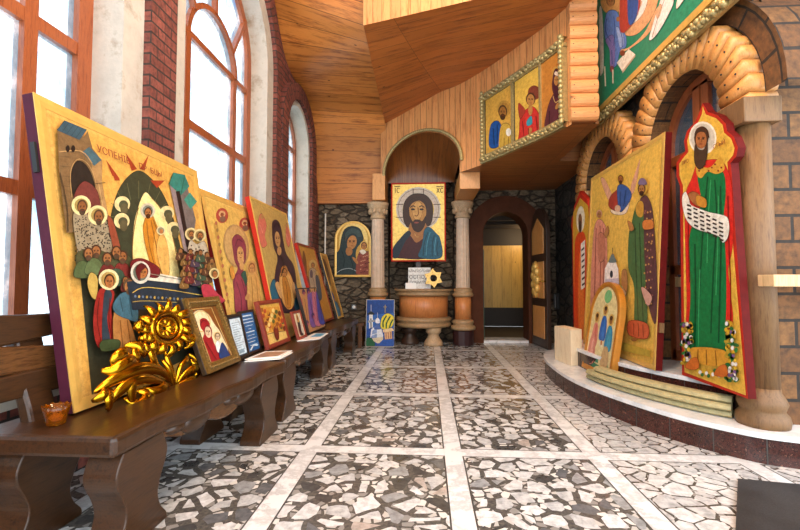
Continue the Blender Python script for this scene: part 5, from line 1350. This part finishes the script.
for k, (a, b) in enumerate(zip(xs_, xs_[1:])):
    A, B = fas(a, ZB+.04, .006), fas(b, ZB+.04, .006); A2, B2 = fas(a, ZB+.04, .03), fas(b, ZB+.04, .03); h = V3((0, 0, ZT-ZB-.08)); m.add([A2, B2, B2+h, A2+h], [(0, 1, 2, 3)])
obj('backing', m, 'dark_frame', root)

# ---- upper right: great panel over the arches
zb = 2.845; XP = 1.85
t, cv = panel('great_icon', 'great icon panel with seated robed figures above the right-hand arches', 'icon', (XP, 4.56, zb), (0, -2.5, 0), (.0, 0, 1.75), .05, 'orange_gold', None, 0, 0, raise_=False)
cv.fill('#2e8a68').crop(580, 0, 4.82)
cv.uvrect(0, 0, .012, 1, '#d9b060', .3)
cv.S('#e8e0d0', [(92, 60), (108, 60), (115, 300), (104, 360), (96, 330)])
cv.S('#e0a878', [(200, 140), (260, 170), (330, 110), (375, 10), (380, -120), (250, -200), (190, -60)]); cv.S('#f0e8de', [(205, 100), (240, 118), (290, 85), (325, 10), (330, -120), (250, -160), (195, -40)]); cv.S('#e0b090', [(265, 30), (280, 0), (300, 10), (285, 40)])
cv.S('#e0a878', [(170, 230), (230, 232), (310, 160), (360, 60), (376, 40), (340, 150), (270, 215), (205, 250)])
cv.S('#d8a060', [(100, 10), (118, -40), (150, -70), (188, -40), (195, 20), (180, 60), (125, 60)], .3)
cv.S('#6a86c8', [(128, 70), (118, 130), (124, 190), (145, 225), (146, 310), (160, 325), (180, 310), (192, 250), (205, 235), (222, 226), (224, 180), (198, 122), (182, 60), (150, 50)]); cv.S('#8c7ab8', [(125, 195), (160, 170), (170, 230), (165, 320), (148, 322), (144, 240)]); cv.S('#a8b8e0', [(176, 130), (205, 150), (212, 210), (195, 228), (185, 180)])
cv.folds('#3f5a9a', 4, [[(130, 90), (126, 150), (150, 200)], [(165, 80), (170, 150), (165, 220)], [(190, 130), (205, 180), (205, 225)], [(155, 240), (158, 310)]])
cv.face(150, 8, 16, 24, '#b07a4a', '#5a3a24'); cv.E('#b07a4a', 186, 92, 9, 12); cv.P('#f0e6d2', [(180, 302), (238, 236), (270, 262), (206, 342)]); cv.P('#c8b090', [(206, 342), (270, 262), (270, 272), (208, 354)]); cv.E('#8a4a30', 208, 256, 12, 14); cv.E('#8a4a4a', 157, 332, 10, 16)
for q in ([(122, 320), (126, 416)], [(162, 335), (162, 402)], [(104, 260), (102, 350)]): cv.L('#e8dcc0', 7, q)
cv.S('#f0e8e0', [(338, 192), (352, 130), (380, 40), (410, -40), (450, -60), (455, 10), (420, 90), (372, 168)]); cv.S('#e0b088', [(372, 60), (390, 20), (400, 40), (380, 90)]); cv.folds('#a88870', 3, [[(352, 180), (385, 70), (412, 0)]]); cv.S('#f0e6da', [(470, 40), (476, -10), (500, -60), (520, -30), (490, 20)])
for x_, y_, ca_, cb_ in ((.30, .62, '#b84a3a', '#3f5a9a'), (.52, .70, '#8a3a4a', '#5a7ab8'), (.74, .60, '#4a7a5a', '#c8924a'), (.90, .62, '#6a86c8', '#8c7ab8')):
    cv.uvS(ca_, [(x_-.07, y_-.32), (x_-.06, y_-.05), (x_-.02, y_+.08), (x_+.03, y_+.07), (x_+.06, y_-.06), (x_+.07, y_-.32)]); cv.uvS(cb_, [(x_-.01, y_-.32), (x_, y_), (x_+.03, y_+.05), (x_+.06, y_-.08), (x_+.06, y_-.32)])
    cv.uvE('#d8b060', x_, y_+.15, .14, gold=.4); cv.uvE('#5a3a24', x_, y_+.16, .085, .1); cv.uvE('#b07a4a', x_, y_+.145, .06, .08)
cv.done(t)
m = MB(); m.hexa((XP, 4.58, zb-.05), (0, -2.5, 0), (-.03, 0, 0), (0, 0, .055)); obj('gold_strip', m, 'gold_border', t)
m = MB(); m.hexa((XP+.02, 4.58, zb-.16), (0, -2.5, 0), (-.03, 0, 0), (0, 0, .11))
for i in range(80):
    y = 4.57-2.48*i/79; m.ball((XP-.012, y, zb-.105+.025*math.sin(i*1.9)), (.03, .028, .028), 8, 5)
    m.ball((XP-.022, y-.015, zb-.105-.03*math.sin(i*1.9)), (.018, .014, .018), 6, 4)
obj('carved_moulding', m, 'gilt_pale', t)
m = MB(); m.box((XP-.03, 4.56, zb), (XP+.02, 4.60, zb+1.75)); obj('side_strip', m, 'gold_border', t)

# ================================================================== RIGHT PLATFORM: standing panels
Z2, Z1 = .347, .172
a = atX(664, 133, 1.78); b = atX(591.5, 179, 1.78)
yn, yf, zt = 3.185, b.y, (a.z+b.z)/2
t, cv = panel('standing_icon', 'tall rectangular gold panel with a crowned figure, leaning by the far recess', 'icon', (1.665, yf, Z2), (0, -(yf-yn), 0), (.115, 0, zt-Z2), .05, 'red_dark', 'gold_border', .035, .006)
cv.fill('#ecc058', .5).crop(590, 130, 4.075)
cv.P('#e0b858', [(0, 190), (300, 20), (300, 45), (0, 215)], .5)
cv.S('#d8a080', [(45, 200), (60, 200), (80, 240), (95, 280), (80, 290), (60, 250)]); cv.S('#d8a080', [(205, 120), (190, 160), (170, 220), (165, 260), (180, 250), (195, 190)])
cv.S('#e8d4b8', [(85, 330), (110, 310), (150, 300), (165, 270), (150, 335), (110, 345)])
cv.H('#e0b848', '#d0a03c', 126, 200, 17, 24); cv.S('#a03c30', [(78, 310), (85, 270), (110, 245), (128, 232), (130, 300), (112, 330)]); cv.S('#3a5a9a', [(112, 240), (132, 222), (160, 240), (170, 270), (150, 310), (122, 330)]); cv.face(126, 202, 9, 15, '#a86c3c', '#4a2c18', beard='#4a2c18'); cv.folds('#1c3468', 3, [[(125, 250), (125, 310)], [(148, 245), (140, 310)]]); cv.E('#d8b090', 115, 320, 12, 14)
# left robed woman
cv.H('#e0b848', '#d0a03c', 40, 340, 17, 24); cv.S('#d89078', [(22, 390), (36, 365), (56, 375), (70, 420), (72, 560), (60, 760), (8, 780), (6, 600), (14, 450)]); cv.face(40, 345, 9, 15, '#b07a4a', '#d0a090'); cv.folds('#9a5040', 3.5, [[(28, 400), (24, 560), (20, 740)], [(44, 390), (46, 560), (40, 740)], [(58, 400), (60, 560), (52, 730)]]); cv.S('#b07a4a', [(62, 420), (76, 390), (80, 420), (68, 440)]); cv.S('#c07a60', [(36, 430), (60, 430), (64, 520), (40, 530)])
# king on the right
cv.S('#5c3a3c', [(205, 300), (222, 270), (240, 275), (258, 320), (268, 420), (276, 560), (280, 720), (268, 790), (240, 700), (226, 560), (210, 420)]); cv.S('#4a6a3e', [(172, 390), (185, 330), (205, 290), (222, 330), (225, 480), (232, 640), (236, 800), (188, 812), (184, 640), (160, 560), (162, 430)])
cv.folds('#2a4226', 4, [[(188, 400), (192, 560), (202, 790)], [(206, 380), (212, 560), (222, 790)]]); cv.S('#c8983c', [(190, 320), (206, 290), (222, 300), (220, 350), (200, 352)], .4)
for i in range(44): cv.E('#c89a5a' if i % 3 else '#8a5a5a', 230+(i*7) % 34, 330+(i*31) % 400, 3.2, 4)
cv.S('#c87a3a', [(226, 372), (262, 368), (266, 400), (228, 404)]); cv.H('#d8b048', '#c89a3c', 222, 232, 22, 32); cv.face(219, 244, 12, 20, '#b07a44', '#3a2418', beard='#3a2418'); cv.S('#7a6a8a', [(208, 222), (210, 205), (222, 196), (236, 205), (240, 222)]); cv.S('#b07a44', [(162, 372), (180, 380), (188, 405), (172, 410)])
cv.crop(590, 240, 3.786)
cv.S('#c05a38', [(158, 308), (225, 318), (226, 372), (158, 360)]); cv.folds('#7a2c1c', 3, [[(175, 316), (175, 360)], [(192, 316), (194, 366)], [(210, 320), (212, 370)]]); cv.S('#c89a8a', [(205, 180), (225, 190), (245, 220), (230, 250), (214, 220)])
cv.S('#a87848', [(130, 120), (148, 118), (150, 190), (135, 200), (128, 170)])
cv.P('#f0e8e0', [(62, 170), (64, 110), (74, 90), (84, 74), (98, 60), (108, 90), (116, 110), (118, 165)]); cv.S('#6a7a7a', [(80, 84), (86, 66), (94, 50), (102, 66), (108, 84)]); cv.L('#8a7040', 3, [(94, 30), (94, 56)]); cv.E('#3a3a44', 90, 130, 6, 14); cv.P('#c8c0d0', [(66, 150), (118, 144), (120, 168), (62, 172)]); cv.E('#a0b078', 100, 180, 34, 10)
cv.S('#d8b890', [(60, 180), (100, 170), (140, 190), (138, 215), (70, 215)]); cv.P('#b8a040', [(110, 380), (240, 420), (240, 445), (100, 410)], .3); cv.E('#8a5a2c', 178, 378, 12, 6)
cv.done(t)
m = MB(); q = cv.O+cv.u*(cv.lu+.0)+cv.v*.28; m.hexa(q-cv.N*.04, cv.u*.02, cv.v*.07, cv.N*.03); obj('hinge_block', m, 'pine_shaded', t)

# saint with the scroll: shaped outline
XS = 1.79
outl = [(682, 374), (680, 186), (676.5, 176.5), (676.3, 163), (681, 156), (685.5, 151), (684, 141), (687, 131), (695, 122), (699, 113), (702.5, 103), (708, 112), (718, 115.6), (725.7, 123.5), (727, 131), (734, 137), (738, 147.7), (736, 156.7), (730.5, 163), (731.5, 172), (736, 240), (748, 398)]
PO = [atX(x, y, XS) for x, y in outl]
dz = Z2-.0-min(p.z for p in PO); PO = [p if i not in (0, len(PO)-1) else V3((p.x, p.y, Z2)) for i, p in enumerate(PO)]
t = thing('saint_panel', 'tall shaped red-edged panel of a bearded man in green holding a lettered scroll', 'icon', (XS, 2.78, Z2))
m = MB(); m.prism(PO, (.045, 0, 0), 0, 1); m.mi[0] = 0; obj('board', m, ['red_edge', 'red_dark'], t)
cv = Canvas((XS, 3.2, Z2), (0, -.9, 0), (0, 0, 1.9)); cv.crop(0, 0, 1)
def shrink(pts, f): 
    cx, cy = sum(p[0] for p in pts)/len(pts), sum(p[1] for p in pts)/len(pts); n = len(pts); out = []
    for i in range(n):
        p, q, r = pts[i-1], pts[i], pts[(i+1) % n]; e1 = V3((q[0]-p[0], q[1]-p[1], 0)).normalized(); e2 = V3((r[0]-q[0], r[1]-q[1], 0)).normalized(); b = V3((-(e1.y+e2.y), e1.x+e2.x, 0)).normalized(); out.append((q[0]+b.x*f, q[1]+b.y*f))
    return out
s1 = shrink(outl, 3.2); s2 = shrink(outl, 5.2)
if abs(s1[0][0]-716) > abs(outl[0][0]-716): s1 = shrink(outl, -3.2); s2 = shrink(outl, -5.2)
cv.P('#f0c452', s1, .5); cv.P('#e8b848', s2, .5)
cv.crop(660, 90, 3.12)
cv.H('#eee6d4', '#cfc6b4', 134, 150, 43, 52, w=.12, gold=0)
cv.S('#d42c22', [(98, 280), (112, 240), (120, 225), (190, 220), (220, 275), (226, 330), (230, 420), (226, 500), (214, 560), (222, 640), (224, 735), (150, 780), (88, 745), (84, 640), (78, 400), (82, 320)])
cv.S('#14723c', [(118, 270), (140, 245), (196, 255), (206, 320), (200, 400), (206, 520), (208, 640), (204, 780), (200, 830), (96, 825), (96, 640), (92, 470), (110, 400), (130, 350)])
cv.folds('#0a4a26', 5, [[(150, 270), (140, 380), (130, 520), (120, 700)], [(172, 280), (178, 400), (168, 560), (160, 760)], [(190, 300), (192, 450), (188, 640), (184, 790)], [(110, 480), (112, 640), (110, 800)]]); cv.folds('#3aa060', 3, [[(160, 280), (152, 400), (148, 540)], [(184, 330), (182, 470), (176, 640)], [(126, 560), (122, 700), (122, 800)]])
cv.folds('#8a1410', 4, [[(214, 330), (216, 460), (222, 620), (222, 780)], [(94, 320), (90, 440), (94, 600)]])
cv.S('#dca63c', [(116, 262), (116, 228), (136, 240), (160, 240), (188, 210), (200, 225), (202, 250), (178, 262), (150, 255), (130, 275)], .4)
for i in range(8): cv.E('#8a3020', 124+i*10, 252-(i % 3)*10, 3)
cv.face(131, 155, 17, 28, '#a8683a', '#4a3020'); cv.S('#4a3424', [(114, 170), (124, 185), (140, 185), (150, 165), (150, 200), (142, 232), (126, 246), (112, 228), (110, 195)]); cv.S('#4a3020', [(112, 140), (118, 122), (136, 114), (152, 126), (156, 150), (146, 134), (128, 130)])
cv.S('#a8683a', [(92, 325), (112, 318), (140, 340), (144, 362), (120, 362), (100, 345)]); cv.S('#c88a30', [(118, 330), (146, 340), (146, 366), (120, 358)])
cv.S('#f0ecdf', [(74, 330), (84, 318), (94, 340), (100, 358), (130, 372), (160, 382), (190, 388), (214, 398), (220, 430), (214, 462), (200, 476), (190, 458), (160, 446), (130, 438), (104, 425), (84, 400), (74, 360)])
for r in range(5):
    for k in range(6):
        x = 88+k*20+r*1.0; y = 358+k*11+r*13
        if k == 0 and r > 3: continue
        cv.L('#3a2a22', 5.5, [(x, y), (x+13, y+5)], sm=False)
cv.crop(660, 240, 2.79)
cv.S('#d69a34', [(96, 300), (185, 308), (192, 345), (160, 352), (120, 346), (94, 330)], .3); cv.folds('#8a5a18', 3, [[(112, 305), (110, 342)], [(135, 306), (136, 348)], [(160, 308), (164, 350)]])
rf_ = random.Random(11)
for i in range(70):
    x, y = (rf_.uniform(68, 96), rf_.uniform(232, 345)) if i % 2 else (rf_.uniform(190, 220), rf_.uniform(228, 392))
    cv.E(['#2a6a34', '#35803c', '#b89a30'][i % 3], x, y, 8, 5, rf_.uniform(0, 180)); cv.k -= 1
cv.k += 1
for i in range(56):
    x, y = (rf_.uniform(68, 96), rf_.uniform(232, 345)) if i % 2 else (rf_.uniform(190, 220), rf_.uniform(228, 392))
    cv.E(['#d8b030', '#e4e2e0', '#d0a028', '#7a5a8a', '#ece8e0'][i % 5], x, y, 4.5, 6); cv.k -= 1
cv.k += 1
for i in range(12): cv.E(['#d8b030', '#e4e2e0', '#2a6a34'][i % 3], 112+i*6, 362+(i*7) % 18, 4.5, 5.5)
for x, y in ((97, 346), (178, 366)): cv.S('#c86a28', [(x-20, y+8), (x-4, y-14), (x+14, y-16), (x+18, y+10), (x, y+16)])
t_ = cv.done(t)
q = cv.O+cv.u*cv.loc((0, 0))[0]
P_ = atX(660+190/3.12, 90+170/3.12, XS); text('СТЫЙ', P_, cv.u, cv.v, .036, 'letter_red', t_, .012)
P_ = atX(660+84/3.12, 90+225/3.12, XS); text('ПРО', P_, cv.u, cv.v, .036, 'letter_red', t_, .012)

# far saint, mostly behind the tall panel
yA, yB = 5.16, 4.58
t = thing('saint_panel', 'narrow red-edged panel of a figure in orange at the far end of the platform', 'icon', (1.76, 4.76, Z2))
X2 = 1.76; hw = (yA-yB)/2; yc = (yA+yB)/2; z0 = Z2; zt = 2.0
ol = [(yA, z0), (yA, 1.62), (yA+.03, 1.68), (yA+.0, 1.78), (yA-.06, 1.82), (yA-.08, 1.9), (yA-.16, 1.96), (yc, 2.05), (yB+.16, 1.96), (yB+.08, 1.9), (yB+.06, 1.82), (yB, 1.78), (yB-.03, 1.68), (yB, 1.62), (yB, z0)]
m = MB(); m.prism([(X2, y, z) for y, z in ol], (.045, 0, 0)); obj('board', m, 'red_edge', t, .003)
cv = Canvas((X2, yA, z0), (0, -(yA-yB), 0), (0, 0, zt-z0)); lu = cv.lu
cv.uvP('#dcaa3a', [(.06, .03), (.94, .03), (.94, .78), (.9, .9), (.5, .98), (.1, .9), (.06, .78)], .5)
cv.uvS('#d8481e', [(.1, .05), (.12, .55), (.25, .72), (.7, .72), (.8, .5), (.85, .05)]); cv.uvS('#e87a34', [(.3, .05), (.35, .5), (.55, .6), (.6, .05)]); cv.uvE('#e8dcc0', .5, .83, .13, .15); cv.uvE('#8a5a34', .48, .82, .06, .085); cv.uvE('#4a3424', .48, .78, .05, .07)
cv.uvP('#ece6da', [(.5, .66), (.72, .68), (.66, .36), (.46, .34)])
for k in range(7): cv.uvP('#4a3a30', [(.52, .62-k*.04), (.68, .635-k*.04), (.675, .62-k*.04), (.52, .605-k*.04)])
cv.done(t)

# small arched trinity-like panel, generic three robed figures
t, cv = panel('arched_icon', 'small arched panel of three robed figures leaning on the tall gold panel', 'icon', (1.50, 4.17, Z1), (0, -.62, 0), (.135, 0, .82), .045, 'orange_gold', 'orange_gold', .045, .012, arch=True)
cv.fill('#e6d79c', .15)
cv.uvP('#2f7a5a', [(0, 0), (1, 0), (1, .10), (0, .13)]); cv.uvS('#ead9a0', [(.1, .15), (.9, .12), (.85, .4), (.15, .4)])
cv.uvE('#7ab87a', .55, .84, .075, .06)
for x, y, c1, c2, s_ in ((.28, .47, '#d88a7a', '#c86a5a', 1), (.54, .56, '#2a62b8', '#3a7ac8', 1), (.76, .47, '#2a86b0', '#48a0c0', -1)):
    cv.uvS(c1, [(x-.10, y-.18), (x-.08, y+.02), (x, y+.08), (x+.09, y+.01), (x+.10, y-.18)]); cv.uvS(c2, [(x-.03, y-.16), (x, y+.05), (x+.05, y), (x+.06, y-.17)])
    cv.uvE('#e0b860', x, y+.13, .052, gold=.4); cv.uvE('#9a6a3a', x, y+.125, .028, .034); cv.uvE('#4a2c1a', x, y+.15, .03, .02)
cv.uvS('#d88878', [(.14, .1), (.16, .36), (.28, .42), (.36, .3), (.38, .1)]); cv.uvS('#e6a898', [(.22, .1), (.24, .34), (.3, .34), (.3, .1)]); cv.uvE('#f0e4c0', .56, .33, .05, .03); cv.uvE('#b87840', .56, .34, .02, .022)
for x in (.5, .66, .82): cv.uvP('#3a8a6a', [(x-.05, .12), (x+.05, .12), (x, .2)])
cv.uvS('#c8a878', [(.62, .12), (.66, .3), (.8, .3), (.84, .12)]); cv.done(t)

# box, curved mouldings, slab
t = thing('plywood_box', 'pale plywood box at the far end of the lower curved step', 'box', (1.47, 4.45, Z1))
bx = V3((1.415, 4.235, Z1)); ux = V3((.13, .06, 0)); uy = V3((-.05, .36, 0)); mb = MB(); mb.hexa(bx, ux, uy, (0, 0, .345)); obj('carcass', mb, 'ply', t, .004)
mb = MB(); mb.hexa(bx+V3((0, 0, .345)), ux, uy, (0, 0, .012)); obj('lid', mb, 'ply', t, .003)
def moulding(k, label):
    path = [(1.40, 3.72), (1.43, 3.50), (1.52, 3.22), (1.64, 2.98), (1.76, 2.80), (1.86, 2.70)]
    e = smooth(path, 5, False); zb = Z1+.002+k*.043; off = [.012, -.004, .018][k]; tr_ = [0, 1, 3][k]; e = e[tr_:]
    m = MB(); V = []
    for i, p in enumerate(e):
        a, b = e[max(i-1, 0)], e[min(i+1, len(e)-1)]; d = V3((b[0]-a[0], b[1]-a[1], 0)).normalized(); n = V3((d.y, -d.x, 0)); n = n if n.x < 0 else -n
        P = V3((p[0], p[1], 0))+n*(-.02-off)
        for o_, z in ((.0, 0), (.055, 0), (.07, .012), (.062, .03), (.045, .04), (0, .04)): V.append((P.x+n.x*o_, P.y+n.y*o_, zb+z))
    q = 6; n_ = len(e); F = [tuple(range(q)), tuple(range((n_-1)*q, n_*q))[::-1]] + [(i*q+j, i*q+(j+1) % q, (i+1)*q+(j+1) % q, (i+1)*q+j) for i in range(n_-1) for j in range(q)]
    m.add(V, F); tag(obj('curved_moulding', m, 'roll', None), label, 'moulding', 'curved mouldings on the step')
moulding(0, 'bottom curved pale green moulding of the stack on the step')
moulding(1, 'middle curved pale green moulding of the stack on the step')
moulding(2, 'top curved pale green moulding of the stack on the step')
A_, B_ = atZ(735, 545, 0), atZ(738, 481, 0); m = MB(); m.prism([(A_.x, A_.y, .001), (B_.x, B_.y, .001), (2.3, B_.y-.12, .001), (2.3, A_.y-.3, .001)], (0, 0, .012)); tag(obj('floor_slab', m, 'mat', None), 'dark polished slab lying on the floor at the lower right', 'slab')

# wall fittings
c = atY(354, 307, 6.99); t = thing('wall_socket', 'round grey socket low on the dark stone back wall', 'socket', c)
m = MB(); m.box((c.x-.04, 6.975, c.z-.04), (c.x+.04, 7.0, c.z+.04)); obj('plate', m, 'plastic_grey', t, .005)
m = MB(); m.lathe([(.028, 0), (.024, .006), (0, .006)], (0, 0, 0), 16); m.v = [(c.x+x, 6.975-z, c.z+y) for x, y, z in m.v]; obj('outlet', m, 'white', t)
c = atY(551.5, 301, 6.9); t = thing('intercom', 'dark intercom handset on the stone wall right of the open door', 'intercom', c)
c.x = 2.115; m = MB(); m.box((2.075, 6.83, c.z-.13), (2.12, 6.97, c.z+.13)); obj('housing', m, 'black', t, .008)
m = MB(); m.box((2.05, 6.86, c.z-.11), (2.075, 6.92, c.z+.11)); obj('handset', m, 'plastic_grey', t, .01)
m = MB(); m.tube([(-1.70, 6.82, .0), (-1.70, 6.86, 2.15)], .012, 8); tag(obj('thin_pole', m, 'white', None), 'thin pale pole standing in the back left corner', 'pole')

# ================================================================== LIGHT
w = bpy.data.worlds.new('sky'); SC.world = w; w.use_nodes = True
bg = w.node_tree.nodes['Background']; bg.inputs[0].default_value = (.86, .94, 1.0, 1); bg.inputs[1].default_value = 4.6
def area(name, loc, tgt, size, power, col, spread=PI):
    l = bpy.data.lights.new(name, 'AREA'); l.shape = 'DISK'; l.size = size; l.energy = power; l.color = col; l.spread = spread
    o = bpy.data.objects.new(name, l); COL.objects.link(o); o.location = loc; o.rotation_euler = (V3(tgt)-V3(loc)).to_track_quat('-Z', 'Y').to_euler(); return o
def point(name, loc, power, col, r=.08):
    l = bpy.data.lights.new(name, 'POINT'); l.energy = power; l.color = col; l.shadow_soft_size = r
    o = bpy.data.objects.new(name, l); COL.objects.link(o); o.location = loc; return o
WARM = (1, .78, .52)
point('chandelier_lamp', (.2, 1.4, 4.6), 210, (1, .84, .64), .35)
point('gallery_lamp', (.75, 2.1, 4.4), 110, (1, .86, .66), .2)
point('corridor_lamp', (2.2, 8.9, 2.0), 26, (1, .72, .4), .06)
# daylight openings sampled directly
for wi, (c, r, sp) in enumerate(WIN):
    l = bpy.data.lights.new('window_portal', 'AREA'); l.shape = 'RECTANGLE'; l.size = 2*r; l.size_y = sp+r-SILL; l.cycles.is_portal = True
    o = bpy.data.objects.new('window_portal', l); COL.objects.link(o); o.location = (XW-.12, c, (sp+r+SILL)/2); o.rotation_euler = (0, -PI/2, 0)
    o.rotation_euler = V3((1, 0, 0)).to_track_quat('-Z', 'Y').to_euler()
l = bpy.data.lights.new('open_side_portal', 'AREA'); l.shape = 'RECTANGLE'; l.size = 6.2; l.size_y = 5.2; l.cycles.is_portal = True
o = bpy.data.objects.new('open_side_portal', l); COL.objects.link(o); o.location = (1.0, -2.1, 2.6); o.rotation_euler = V3((0, 1, 0)).to_track_quat('-Z', 'Z').to_euler()

SC.view_settings.view_transform = 'Standard'; SC.view_settings.look = 'None'; SC.view_settings.gamma = 1
SC.view_settings.exposure = 0.0
SC.cycles.use_denoising = True
SC.cycles.max_bounces = 10; SC.cycles.diffuse_bounces = 5; SC.cycles.transparent_max_bounces = 8
SC.cycles.sample_clamp_indirect = 8
